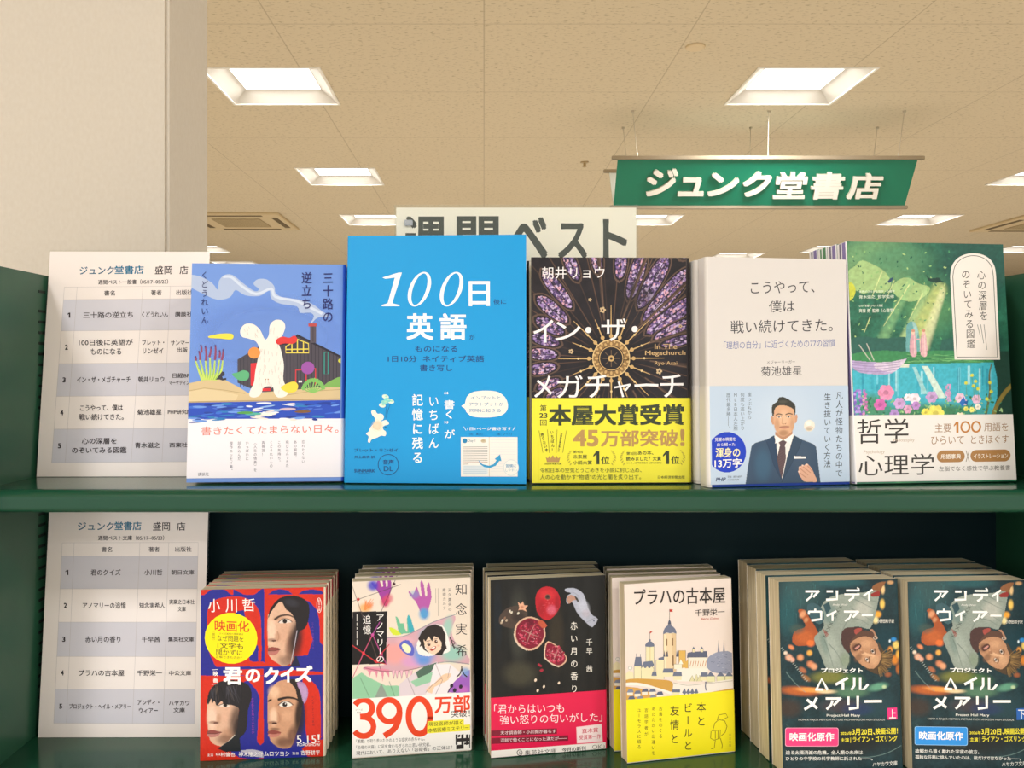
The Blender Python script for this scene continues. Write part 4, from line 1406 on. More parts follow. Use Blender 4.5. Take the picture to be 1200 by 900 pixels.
for i, (st, y0, y1, x1) in enumerate((('世界がひろがる哲学・心理学', 211, 219, 282), ('青木滋之  哲学監修', 227, 238, 280), ('心の不思議をひもとく図鑑', 258, 266, 242), ('齊藤 勇  監修（心理学）', 272, 285, 280))):
    a.t(st, 163, y0, x1, y1, '#e4ecdc', .006)
b = B.b.f(O[0], O[1], k)
b.t('哲学', 154, 640, 326, 724, '#37332f', -0.008)
b.t('心理学', 158, 760, 412, 832, '#37332f', -0.008)
BR = '#9a7248'
b.t('Philosophy', 276, 708, 346, 722, '#bcab98'); b.t('Psychology', 176, 746, 246, 760, '#bcab98')
b.t('主要', 414, 660, 470, 690, BR); b.t('1', 478, 655, 494, 692, '#c07f3a'); b.ring(517, 673, 14, 17, 6, '#c07f3a'); b.ring(553, 673, 14, 17, 6, '#c07f3a'); b.t('用語を', 580, 660, 661, 689, BR)
b.t('ひらいて', 402, 702, 512, 730, BR); b.t('ときほぐす', 536, 702, 662, 730, BR)
def pill(ar, x0, y0, x1, y1, c):
    r = (y1-y0)/2
    pts = [(x1 - r + r*math.cos(R(q)), (y0+y1)/2 + r*math.sin(R(q))) for q in range(-90, 91, 15)] + [(x0 + r + r*math.cos(R(q)), (y0+y1)/2 + r*math.sin(R(q))) for q in range(90, 271, 15)]
    ar.poly(pts, c)
pill(b, 421, 751, 515, 791, '#ad7f4c'); pill(b, 534, 751, 669, 791, '#ad7f4c')
b.t('用語事典', 434, 763, 502, 780, '#f4eee4', .012); b.t('イラストレーション', 545, 764, 660, 780, '#f4eee4', .012)
b.line([(519, 752), (530, 790)], 2, '#8a7a66'); b.line([(530, 752), (519, 790)], 2, '#8a7a66')
b.t('左脳でなく感性で学ぶ教養書', 428, 804, 668, 821, '#5f5a52')
t = B.build('tall green forest and flower pond cover with an arched title plate, front of its stack')
# coloured printed strips on the spine
def spine_strip(c, y0, y1):
    bm = bmesh.new()
    box(bm, -0.0003, 0.0002, y0, y1, 0.0005, B.H - 0.0005)
    return link_bm('spine_stripe', bm, mat(c, 0.35), t)
spine_strip('#8377b0', 0.0012, 0.006); spine_strip('#6f6a86', 0.0085, 0.0105)
B.copies([(0.3105, 0.7326, 6.8), (0.3086, 0.7488, 6.8), (0.3067, 0.7650, 6.8)], '%s copy from the front of the forest and pond cover books', 'forest and pond cover books')
third = [o for o in C.objects if o.get('label', '').startswith('third copy from the front of the forest')][0]
for ch in third.children:
    if ch.name.startswith('spine_stripe'):
        ch.data = ch.data.copy(); ch.data.materials[0] = mat('#4f8a62', 0.35)

# ================================================================ lower shelf
# ---- 6. red and blue cover with four face panels
O, k = (220, 660), 3.75
RED, BLU = '#cc2c1a', '#262a8e'
M_SPK = mat('#e6dcc8', 0.4)
B = Book('paperback_book', -0.2402, 0.7225, 4.9, 1.2, 0.1051, 0.1442, 0.0128, P4(O, k, (70, 105), (620, 88), (600, 843), (55, 865)), ZL, 'R', RED, False, M_SPK, M_PAGE, r=0.0028)
a = B.c.f(235, 680, 7.5)
a.canvas(RED, 1.9)
a.poly([(20, 50), (1130, 30), (1120, 100), (20, 118)], RED)
for x0, x1, xm in ((50, 290, 170), (310, 560, 430), (600, 840, 720), (860, 1130, 1000)):
    a.poly([(x0, 108), (x0 + 60, 60), (xm, 46), (x1 - 50, 58), (x1, 102)] if x0 != 310 else [(x0, 50), (x0 + 90, 98), (xm + 20, 106), (x1 - 60, 96), (x1, 45), (x1 + 20, 45), (x1 + 20, 106), (x0, 106)], BLU)
a.poly([(20, 108), (580, 98), (570, 780), (0, 800)], BLU)                     # upper left
a.poly([(580, 98), (1125, 88), (1105, 780), (570, 780)], RED)                 # upper right
a.poly([(75, 330), (90, 220), (150, 150), (260, 120), (380, 120), (470, 160), (530, 240), (548, 360), (545, 670), (515, 674), (520, 560), (470, 560), (440, 690), (560, 700), (565, 770), (200, 765), (120, 690), (80, 560)], RED, 3)
a.poly([(330, 250), (400, 240), (410, 300), (330, 300)], BLU)
# face upper right
SK, SK2, SK3, LIP, HAIR = '#d9b096', '#b58468', '#7d5442', '#8f4a44', '#211d20'
a.poly([(900, 130), (980, 160), (1040, 230), (1062, 330), (1060, 520), (1096, 560), (1096, 760), (840, 760), (835, 650), (950, 640), (1000, 500), (950, 300)], BLU)
a.poly([(880, 440), (930, 400), (940, 560), (900, 640), (850, 620)], RED, 3)
a.poly([(606, 320), (625, 250), (660, 190), (710, 150), (800, 160), (860, 240), (872, 400), (850, 520), (835, 600), (820, 690), (745, 740), (690, 715), (630, 670), (606, 600)], SK, 3)
a.blob(640, 430, 50, 160, '#efcbb2', 0.9); a.blob(760, 450, 90, 150, '#d2a388', 0.7); a.blob(690, 640, 70, 60, '#c79a80', 0.6)
a.blob(800, 560, 60, 170, SK3, 0.75, 10); a.blob(850, 470, 36, 150, '#3a2a2a', 0.8, 8); a.blob(700, 310, 80, 24, SK2, 0.6, -10); a.blob(690, 480, 40, 60, SK2, 0.5)
a.blob(850, 500, 90, 260, '#2c2020', 0.85, 8); a.blob(770, 690, 110, 70, '#5a3c30', 0.6)
a.poly([(648, 200), (700, 140), (780, 108), (880, 112), (960, 160), (975, 240), (960, 340), (930, 400), (880, 430), (862, 500), (855, 400), (850, 330), (810, 260), (770, 230), (735, 165), (700, 175), (640, 250), (612, 310), (625, 240)], HAIR, 3)
a.blob(820, 170, 90, 50, '#3a3a44', 0.6, 15)
a.line([(672, 318), (720, 288), (790, 280), (835, 300)], 20, '#4a3830', smooth=3, w2=10)
a.poly([(702, 345), (740, 318), (790, 322), (815, 345), (770, 352), (730, 356)], '#e6d8cf', 3); a.ell(757, 336, 20, 18, '#241a18'); a.line([(700, 346), (738, 316), (790, 318), (820, 342)], 7, '#241a18', smooth=3)
a.blob(640, 505, 55, 22, SK3, 0.7); a.ell(658, 512, 22, 8, '#5a352c', -6); a.line([(690, 430), (702, 480), (690, 508)], 8, SK2, smooth=3)
a.poly([(606, 575), (650, 568), (690, 574), (712, 586), (680, 598), (606, 602)], LIP, 3); a.poly([(606, 602), (660, 600), (706, 592), (680, 630), (640, 642), (606, 634)], '#b5726a', 3); a.line([(606, 602), (660, 602), (710, 590)], 5, '#4a2422')
a.line([(862, 420), (835, 560), (800, 720)], 5, '#c9c0d0', smooth=3); a.poly([(800, 730), (850, 640), (870, 700), (890, 760), (760, 770)], '#20243f')
# lower half
a.f(235, 780, 7.5)
a.poly([(15, 75), (560, 75), (545, 830), (0, 838)], RED); a.poly([(560, 75), (1096, 62), (1090, 800), (545, 830)], BLU)
a.poly([(0, 0), (1100, -15), (1096, 62), (560, 75), (15, 76)], BLU)
a.poly([(560, 60), (780, 20), (1096, 40), (1096, 60), (800, 76)], RED); a.poly([(340, 20), (560, 10), (560, 72), (300, 72)], RED)
# lower left face
a.poly([(390, 130), (460, 160), (510, 230), (528, 330), (520, 480), (500, 640), (545, 670), (545, 800), (340, 800), (240, 700), (330, 560)], BLU, 2)
a.poly([(500, 560), (520, 300), (548, 320), (552, 660), (495, 662)], RED, 2)
a.poly([(66, 320), (90, 240), (150, 200), (300, 230), (340, 330), (325, 500), (300, 600), (200, 690), (120, 680), (75, 600)], SK, 3)
a.blob(105, 450, 60, 150, '#efccb6', 0.9); a.blob(240, 430, 80, 120, '#d8ab92', 0.6); a.blob(240, 600, 90, 90, SK2, 0.7); a.blob(330, 520, 50, 150, '#3a2b2c', 0.85, 12); a.blob(165, 455, 34, 60, SK2, .5)
a.blob(320, 470, 90, 220, '#2a2020', 0.8, 10); a.blob(220, 640, 110, 60, '#6a4638', 0.6)
a.poly([(66, 310), (80, 230), (130, 160), (210, 120), (330, 118), (430, 160), (455, 260), (420, 380), (400, 560), (330, 640), (300, 720), (150, 720), (220, 680), (310, 580), (335, 430), (335, 360), (250, 330), (215, 345), (190, 300), (150, 345), (130, 300), (110, 320), (100, 280), (78, 330)], '#242226', 3)
for i in range(26):
    x = random.uniform(100, 380)
    a.line([(x, 150 + random.uniform(0, 50)), (x + random.uniform(-30, 50), 300 + random.uniform(-40, 40))], 5, random.choice(['#3d3c46', '#17161a', '#4c4a54', '#5c5048']), w2=2)
a.poly([(166, 345), (200, 328), (245, 332), (265, 345), (220, 352)], '#e2d5cc', 2); a.ell(222, 340, 17, 12, '#1f1816'); a.line([(160, 344), (200, 326), (255, 332)], 6, '#1f1816', smooth=2)
a.blob(120, 490, 60, 20, SK3, 0.7); a.ell(140, 494, 22, 7, '#5a352c')
a.poly([(66, 565), (110, 556), (150, 566), (188, 576), (150, 590), (66, 588)], LIP, 3); a.poly([(66, 590), (130, 590), (180, 580), (150, 612), (100, 622), (66, 612)], '#b97a72', 3); a.line([(66, 588), (130, 590), (188, 577)], 5, '#4a2422')
a.line([(300, 600), (240, 660), (180, 700)], 6, '#d8d2c8', smooth=2); a.poly([(150, 720), (250, 650), (320, 600), (345, 640), (350, 740), (220, 750)], '#1c2126')
# lower right face
a.poly([(900, 90), (980, 120), (1035, 190), (1052, 300), (1050, 560), (1040, 640), (930, 640), (915, 420)], RED, 2)
a.poly([(1090, 640), (1090, 800), (930, 790), (880, 720), (980, 640)], RED, 1)
a.poly([(590, 300), (610, 220), (680, 130), (780, 110), (860, 150), (890, 300), (870, 480), (830, 600), (790, 700), (720, 720), (650, 690), (595, 600)], '#c99878', 3)
a.blob(650, 220, 70, 80, '#e6bd9d', 0.9); a.blob(640, 440, 50, 110, '#ebc6aa', 0.9); a.blob(760, 430, 70, 70, '#d6a686', 0.7); a.blob(800, 600, 60, 120, '#5c3a30', 0.75, 12); a.blob(720, 650, 80, 60, '#8a6250', 0.7); a.blob(860, 400, 40, 180, '#33241f', 0.85, 6); a.blob(700, 330, 60, 40, SK2, .5); a.blob(690, 450, 30, 60, SK2, .5)
a.blob(870, 450, 70, 260, '#2a1e1a', 0.85, 5); a.blob(730, 670, 120, 60, '#6a4838', 0.6)
a.poly([(770, 110), (850, 110), (900, 180), (905, 300), (880, 360), (850, 260), (830, 180)], '#2a2220', 3)
a.poly([(850, 140), (900, 130), (940, 180), (945, 250), (910, 320), (890, 240)], '#a884b4', 3)
for i in range(8):
    a.line([(862 + i*9, 140 + i*3), (900 + i*5, 300 - i*6)], 3, '#c6a8d0')
a.line([(690, 285), (760, 268), (830, 276), (870, 300)], 24, '#2c211d', smooth=3, w2=12)
a.line([(600, 300), (620, 288)], 16, '#2c211d')
a.poly([(690, 332), (730, 306), (775, 310), (805, 335), (760, 352), (715, 350)], '#ece2d8', 3); a.ell(740, 330, 21, 20, '#241a16'); a.ell(747, 323, 5, 5, '#f0f0f0'); a.line([(684, 334), (728, 302), (778, 306), (812, 332)], 7, '#241a16', smooth=3)
a.blob(630, 490, 55, 22, SK3, 0.8); a.ell(648, 496, 24, 8, '#4a2a22'); a.line([(680, 400), (696, 462), (680, 490)], 8, SK2, smooth=2)
a.blob(650, 545, 60, 14, '#5e4034', 0.7)
a.poly([(592, 565), (640, 556), (690, 568), (704, 582), (650, 590), (592, 588)], '#8c463e', 3); a.poly([(592, 590), (650, 592), (702, 584), (670, 612), (630, 620), (592, 612)], '#c07a6c', 3)
a.poly([(350, 735), (450, 725), (540, 745), (548, 800), (480, 790), (350, 745)], '#b9b4c4')
a.grain(14, 0.10, 4)
a.flush()
a.f(235, 680, 7.5)
a.ring(1062, 190, 20, 66, 5, '#eedcd8'); a.v('朝日文庫', 1062, 135, 245, 22, '#f4e6e2')
a.v('三人の出演者たち', 1000, 340, 590, 22, '#7a3f9a')
a.f(235, 780, 7.5)
a.v('なぜ答えを知っていたのか', 460, 270, 590, 24, '#a33aa0')
a.v('クイズとすべての真相', 985, 250, 520, 20, '#6a1f2a')
# lettering
a.f(O[0], O[1], k)
T_ = '#f4efec'
a.t('小', 100, 145, 152, 205, T_, 0.004); a.t('川', 176, 145, 226, 205, T_, 0.004); a.t('哲', 250, 142, 306, 200, T_, 0.004)
a.ell(198, 321, 115, 114, '#f2e312')
a.t('映画化', 127, 240, 278, 290, '#d4501e', 0.016, 0, 4)
a.t('クイズ番組の優勝者は', 146, 296, 252, 305, '#6a5a20', 0, 0, 2)
a.t('なぜ問題を', 138, 308, 252, 334, '#5c4d28', .004, 0, 3); a.t('1文字も', 138, 340, 250, 366, '#4c4022', .01, 0, 4); a.t('聞かずに', 132, 370, 246, 394, '#5c4d28', .004, 0, 4); a.t('正解できたのか？', 130, 398, 244, 410, '#6a5a20', 0, 0, 4)
a.v('（問題）', 122, 284, 338, 11, '#6a5a20')
a.line([(112, 462), (140, 460)], 2, T_); a.line([(110, 526), (138, 524)], 2, T_); a.v('映画', 127, 464, 522, 21, T_, 0.025)
for g, x0, x1, y0, y1 in (('君', 160, 244, 450, 528), ('の', 258, 322, 458, 516), ('ク', 338, 404, 450, 524), ('イ', 410, 468, 448, 516), ('ズ', 474, 552, 440, 514)):
    a.t(g, x0, y0, x1, y1, '#fbf8f6', 0.034)
a.t('5.15', 475, 750, 560, 786, T_, 0.004); a.t('！', 566, 746, 576, 782, T_); a.t('ROADSHOW', 477, 786, 577, 798, T_, 0.008)
a.t('主演', 86, 832, 112, 844, T_); a.t('中村倫也', 124, 826, 206, 845, T_, .01); a.t('神木隆之介', 222, 824, 326, 845, T_, .01); a.t('ムロツヨシ', 332, 822, 442, 842, T_, .01); a.t('監督', 455, 824, 482, 836, T_); a.t('吉野耕平', 492, 816, 576, 838, T_, .01)
t = B.build('red and blue paperback with four face panels and a yellow disc, front of its stack')
bm = bmesh.new()
box(bm, B.W - 0.0004, B.W + 0.0002, 0.0016, 0.0112, B.H - 0.016, B.H - 0.0004)
link_bm('spine_stripe', bm, mat('#b3202c', 0.4), t)
def spine_text(book, st, z1, z0, c, y=0.0064, wd=0.006):
    bm = bmesh.new()
    n = len(st)
    ch = (z1 - z0) / n
    V, F = [], []
    for i, g in enumerate(st):
        vs, fs = glyph(g)
        b0 = len(V)
        for x, q in vs:
            V.append((book.W + 0.0003, y + (x - 0.5)*wd, z1 - (i + 0.5)*ch + (q - 0.38)*ch*0.95))
        F += [tuple(b0 + j for j in f) for f in fs]
    bm.free()
    return link_mesh('spine_title', V, F, mat(c, 0.5), None, book.root)
spine_text(B, '君のクイズ', 0.118, 0.075, '#3a3430')
spine_text(B, '小川哲', 0.050, 0.022, '#3a3430')
B.copies([(-0.2402, 0.73575, 4.9), (-0.2399, 0.7490, 4.9), (-0.2397, 0.76225, 4.9), (-0.2395, 0.7755, 4.9)], '%s copy from the front of the red and blue face paperbacks', 'red and blue face paperbacks')

# ---- 7. pastel skull cover with big red number
O, k = (390, 655), 3.672
CR = '#e3d6c8'
B = Book('paperback_book', -0.1122, 0.7274, 8.6, 1.0, 0.1026, 0.1500, 0.0128, P4(O, k, (85, 97), (600, 85), (593, 823), (83, 862)), ZL, 'R', CR, False, '#d8cdbf', M_PAGE, (0.0008, 0.0505, '#f2eeea'), '#e9e4de')
a = B.c.f(410, 680, 6.4267)
a.canvas(CR, 1.9, v0=0.046)
def foot(ar, x, y, s, c, c2):
    P_ = [(-35, -60), (-28, -75), (-18, -50), (-8, -20), (2, -22), (-6, -80), (-2, -112), (14, -84), (22, -18), (34, -26), (30, -62), (42, -100), (52, -66), (58, -10), (42, 50), (30, 100), (16, 112), (0, 92), (-18, 48), (-36, 10), (-64, -20), (-76, -46), (-66, -46), (-50, -28)]
    pts = [(x + px*s, y + py*s) for px, py in P_]
    ar.poly(pts, c, 2)
    ar.blob(x + 14*s, y + 84*s, 42*s, 50*s, c2, 0.9)
    ar.blob(x - 40*s, y - 30*s, 40*s, 34*s, c2, 0.4)
foot(a, 548, 150, 1.3, '#b25aa6', '#3f9fd4'); foot(a, 255, 70, 1.15, '#9a3f9a', '#c8456a')
a.blob(180, 40, 60, 60, '#3a3fc0', 0.9); a.blob(300, 140, 46, 50, '#d04a6a', 0.7)
a.blob(120, 210, 70, 50, '#f0a020', 0.7); a.blob(150, 190, 40, 40, '#e86a3a', 0.6)
for i in range(16):
    a.line([(105 + random.uniform(0, 20), 225), (130 + random.uniform(-20, 60), 160 + random.uniform(-20, 30))], 3, '#e58a4a')
a.poly([(350, 275), (375, 300), (385, 330), (410, 330), (420, 370), (440, 395), (436, 300), (450, 265), (470, 300), (478, 340), (495, 390), (480, 402), (330, 415), (345, 395), (370, 390), (360, 330)], '#6fb894', 2)
a.poly([(300, 362), (345, 372), (380, 400), (390, 415), (330, 418)], '#cddc3a', 2); a.poly([(440, 300), (450, 265), (480, 340), (490, 392), (455, 398)], '#3fa7b8', 2)
a.poly([(240, 440), (400, 430), (470, 400), (560, 360), (640, 320), (780, 270), (800, 310), (770, 380), (800, 480), (880, 560), (900, 640), (720, 620), (640, 640), (520, 670), (380, 690), (240, 690), (110, 680), (120, 655), (280, 640), (280, 460)], '#cfa4b0', 2)
a.blob(340, 560, 130, 110, '#eaa09a', 0.9); a.blob(470, 620, 110, 60, '#d79ad0', 0.7); a.blob(560, 560, 120, 120, '#5f94dc', 0.9); a.blob(620, 400, 130, 70, '#6fb3c8', 0.9, -18); a.blob(780, 560, 130, 90, '#8fc6b8', 0.9); a.blob(740, 370, 50, 130, '#9cc9bc', 0.9, 12); a.blob(560, 620, 70, 40, '#4f8fd8', 0.6); a.blob(420, 460, 90, 40, '#e3b0c0', 0.6)
a.poly([(376, 500), (400, 465), (450, 460), (490, 520), (480, 575), (440, 570), (400, 540)], '#5a63c4', 2); a.poly([(395, 500), (420, 480), (465, 515), (455, 555), (420, 545)], '#ecebc0', 2)
a.poly([(130, 660), (240, 670), (300, 680), (300, 740), (280, 710), (262, 690), (250, 770), (238, 700), (215, 690), (205, 745), (190, 695), (165, 690), (150, 735), (140, 690), (110, 672)], '#d98aa0', 0)
a.line([(110, 665), (240, 690), (400, 690), (520, 668)], 5, '#8a4a5c', smooth=3)
for x in (320, 345, 380, 420, 450):
    a.poly([(x, 690), (x + 26, 686), (x + 16, 750)], '#e6b4c4'); a.line([(x, 690), (x + 14, 748), (x + 26, 686)], 2.5, '#8a5a70')
a.line([(240, 440), (400, 430), (520, 380), (640, 320), (800, 268)], 4, '#5a7a8a', smooth=3); a.line([(520, 668), (640, 636), (760, 622), (900, 640)], 4, '#4a6a72', smooth=3)
# smiling dark haired figure inside the skull
a.poly([(510, 480), (560, 400), (620, 350), (700, 345), (740, 420), (760, 540), (690, 560), (600, 580), (520, 560)], '#efe8e4', 2)
a.poly([(560, 440), (600, 420), (680, 430), (705, 480), (690, 540), (640, 566), (600, 550), (570, 500)], '#eccdb4', 3)
a.poly([(520, 450), (545, 400), (590, 355), (650, 340), (700, 360), (728, 420), (724, 480), (735, 520), (712, 545), (700, 570), (640, 572), (690, 530), (698, 480), (670, 440), (640, 430), (625, 470), (600, 430), (575, 470), (560, 450), (572, 520), (605, 560), (560, 530), (548, 500), (528, 510), (540, 480)], '#2b2422', 1)
a.ell(600, 490, 12, 15, '#5b3a2c', -12); a.ell(655, 470, 12, 15, '#5b3a2c', -12); a.ell(603, 486, 3, 4, '#fff'.replace('#fff', '#ffffff')); a.ell(658, 466, 3, 4, '#ffffff')
a.line([(583, 468), (610, 462)], 4, '#2b2422'); a.line([(640, 452), (666, 446)], 4, '#2b2422')
a.poly([(605, 525), (640, 505), (655, 508), (645, 530), (620, 540)], '#b5483e', 2); a.poly([(610, 524), (640, 508), (650, 512), (640, 520)], '#f6f0ea'); a.blob(595, 515, 16, 12, '#e59a86', .6); a.blob(672, 500, 16, 12, '#e59a86', .6)
a.line([(760, 450), (800, 480), (775, 500), (810, 520)], 5, '#2b2422'); a.line([(760, 440), (790, 520)], 9, '#2b2422')
# clothes below
a.poly([(20, 745), (90, 700), (130, 730), (200, 765), (270, 800), (376, 800), (374, 890), (20, 900)], '#8fc4a0', 0)
a.poly([(190, 890), (240, 780), (290, 890)], '#8c9a90'); a.line([(80, 740), (150, 890)], 3, '#4a6a58'); a.line([(300, 770), (340, 880)], 3, '#4a6a58')
a.poly([(376, 890), (376, 790), (440, 740), (520, 680), (660, 620), (680, 680), (640, 760), (560, 880)], '#d9ccd4', 0)
a.poly([(500, 700), (560, 660), (660, 625), (600, 720), (520, 750)], '#4f6a5c'); a.poly([(460, 770), (640, 690), (620, 770), (500, 810)], '#93c4a4')
a.poly([(640, 640), (760, 640), (830, 700), (810, 800), (740, 860), (560, 890), (600, 820)], '#eae2e6', 0)
a.poly([(575, 830), (640, 780), (700, 720), (760, 710), (740, 760), (640, 810), (620, 860)], '#efc8a8', 2)
for p in ([(650, 640), (700, 760), (640, 880)], [(760, 650), (740, 740)], [(440, 745), (500, 890)], [(575, 850), (620, 800), (700, 740)]):
    a.line(p, 3, '#7a6a76')
a.poly([(740, 850), (780, 780), (860, 700), (910, 680), (912, 860)], '#9a5fbc', 0); a.blob(870, 700, 50, 50, '#6f9fd4', .8); a.blob(850, 830, 60, 40, '#c56fc0', .7)
for x, y in ((768, 800), (790, 835), (835, 808)):
    a.ell(x, y, 13, 16, '#2a2030', 20)
a.line([(740, 850), (770, 795)], 8, '#2a2030')
a.poly([(20, 238), (287, 238), (278, 636), (16, 642)], '#191617')
for p, c in (([(20, 40), (240, 690)], '#5c4a48'), ([(350, 0), (200, 330)], '#3a3234'), ([(20, 160), (390, 35)], '#4a3c3c')):
    a.line(p, 4, c)
for p, c in (([(20, 495), (105, 555), (200, 620), (280, 640)], '#d0343c'), ([(175, 415), (105, 555), (20, 745)], '#c9567a'), ([(175, 415), (240, 560), (280, 640)], '#b8488a'), ([(190, 620), (300, 490)], '#c9343c'), ([(230, 320), (175, 415)], '#a84a9a')):
    a.line(p, 6, c)
for x, y, c in ((105, 555, '#e03a4a'), (205, 620, '#d0343c'), (175, 415, '#c0509a'), (340, 30, '#4a2a30'), (65, 145, '#c03a3a'), (240, 560, '#c0406a')):
    a.ell(x, y, 12, 12, c)
a.flush()
a.f(O[0], O[1], k)
a.v('アノマリーの', 206, 236, 452, 38, '#f2efec', 0.002)
a.v('追憶', 149, 240, 330, 38, '#f2efec', 0.002)
for i, (y0, y1) in enumerate(((240, 270), (276, 290), (296, 306), (312, 345), (350, 374))):
    a.line([(106, y0), (106, y1)], 4, '#c9c4c0')
DKK = '#2c282a'
for g, y0 in (('知', 110), ('念', 196), ('実', 282), ('希', 374), ('人', 464)):
    a.t(g, 532, y0, 580, y0 + 50, DKK, -0.002)
a.v('天久鷹央の', 508, 128, 232, 15, '#4a4446'); a.v('推理カルテ', 484, 128, 226, 15, '#4a4446')
a.line([(458, 130), (458, 250)], 2, '#a69a90'); a.line([(448, 130), (448, 195)], 2, '#a69a90')
b = B.b.f(O[0], O[1], k)
OR = '#e24420'
b.line([(96, 632)] + [(133 + 38*math.cos(R(q)), 645 + 36*math.sin(R(q))) for q in range(-150, 81, 15)] + [(118, 682)], 25, OR)
b.line([(118, 682), (140, 684)] + [(132 + 44*math.cos(R(q)), 724 + 41*math.sin(R(q))) for q in range(-75, 151, 15)], 25, OR)
b.ring(244, 656, 44, 46, 25, OR, 36); b.line([(289, 660), (282, 700), (262, 736), (222, 764)], 26, OR, smooth=4)
b.ring(373, 680, 46, 74, 26, OR, 40)
b.t('万部', 438, 592, 590, 668, OR, 0.02, 0, -6)
b.t('シリーズ', 98, 648, 128, 656, '#3a3636'); b.t('累計', 104, 660, 122, 669, '#3a3636')
b.t('突破！', 508, 654, 588, 684, '#2c282a', 0.004, 0, -4)
b.poly([(408, 700), (562, 690), (562, 718), (406, 728)], '#efe63a'); b.poly([(406, 728), (590, 712), (590, 738), (406, 752)], '#efe63a')
b.t('現役医師が描く', 412, 704, 556, 722, '#3a3620', .004, 0, -9); b.t('本格医療ミステリー！', 410, 730, 590, 748, '#3a3620', .004, 0, -14)
b.t('「悪魔」が取り憑いたかのような症状の赤ちゃん。', 100, 780, 396, 796, '#2c282a', 0, 0, -14)
b.t('「恐竜の末裔」に足を食いちぎられた若い研究者。', 100, 806, 420, 822, '#2c282a', 0, 0, -16)
b.t('現代において、ありえない「容疑者」の正体は？', 100, 830, 512, 848, '#2c282a', .002, 0, -30)
b.rect(526, 758, 592, 818, '#f4f0ec')
for x0, y0, x1, y1 in ((526, 772, 592, 786), (528, 800, 560, 818), (550, 756, 560, 816), (570, 756, 580, 800), (526, 756, 534, 800), (562, 790, 592, 798), (584, 756, 592, 812), (536, 758, 546, 768)):
    b.poly([(x0, y0), (x1, y0 - 3), (x1, y1 - 3), (x0, y1)], '#2c282a')
B.build('cream paperback with pastel skull art and a huge red number, front of its stack')
B.copies([(-0.1125, 0.7442, 7.0), (-0.1120, 0.7607, 5.6), (-0.1112, 0.7768, 4.4)], '%s copy from the front of the cream pastel skull paperbacks', 'cream pastel skull paperbacks')

# ---- 8. pomegranate cover
O, k = (550, 655), 3.672
M_CURT = noise_mat('dark_curtain_print', [(0.35, '#161a1b'), (0.55, '#262724'), (0.75, '#3a3a34')], 26, 0.3, 4.0, stretch=(1, 1, 0.06))
B = Book('paperback_book', 0.0061, 0.7275, 10.2, 1.0, 0.1030, 0.1512, 0.0128, P4(O, k, (97, 93), (590, 72), (592, 818), (90, 860)), ZL, 'R', M_CURT, False, '#1c1c1c', M_PAGE, (0.0006, 0.0513, '#dd1a4c'), '#c9163f', rough=0.3)
a = B.c.f(570, 680, 7.5)
a.canvas('#181918', 1.9, v0=0.048)
a.grain(60, 0.6, 2, (1, 8))
a.blob(290, 400, 110, 420, '#4a4c44', 0.5); a.blob(300, 820, 200, 150, '#4d4a3a', 0.6); a.blob(620, 500, 90, 380, '#3d3426', 0.6); a.blob(110, 300, 50, 400, '#14202a', 0.6)
a.line([(370, 20), (385, 100), (410, 160)], 6, '#15181a', smooth=3)
a.poly([(118, 345), (140, 290), (200, 240), (280, 225), (350, 250), (370, 300), (320, 380), (250, 420), (180, 410), (130, 385)], '#4a3d36', 3); a.blob(290, 320, 80, 60, '#2e2624', .8)
for x, y in ((215, 270), (230, 282), (288, 290), (150, 350), (170, 330), (140, 370), (185, 350)):
    a.ell(x, y, 9, 13, random.choice(['#b9a790', '#8a6a55', '#d6cdbb']), 20)
a.poly([(285, 190), (310, 210), (330, 185), (340, 218), (376, 222), (350, 245), (362, 275), (325, 258), (290, 262), (298, 235)], '#dba78a', 0); a.blob(322, 235, 20, 18, '#b26a50', .7)
a.poly([(440, 180), (455, 110), (500, 65), (560, 58), (610, 80), (650, 140), (655, 220), (620, 290), (560, 345), (500, 335), (455, 280)], '#b81f2c', 4)
a.blob(540, 130, 90, 60, '#d23038', .8); a.blob(580, 260, 60, 60, '#d8708a', .6); a.blob(490, 250, 50, 90, '#8f1420', .6); a.blob(630, 200, 30, 100, '#8a1622', .6)
a.ell(547, 148, 24, 22, '#5c3a34'); a.ell(545, 146, 13, 11, '#2c2220'); a.ring(547, 148, 24, 22, 4, '#8a5a48')
for i in range(40):
    an = random.uniform(0, 6.28); r = random.uniform(10, 95)
    a.ell(545 + r*math.cos(an), 205 + r*1.2*math.sin(an), 3, 2, random.choice(['#e8808c', '#d9545f', '#a01822']), 0, 6)
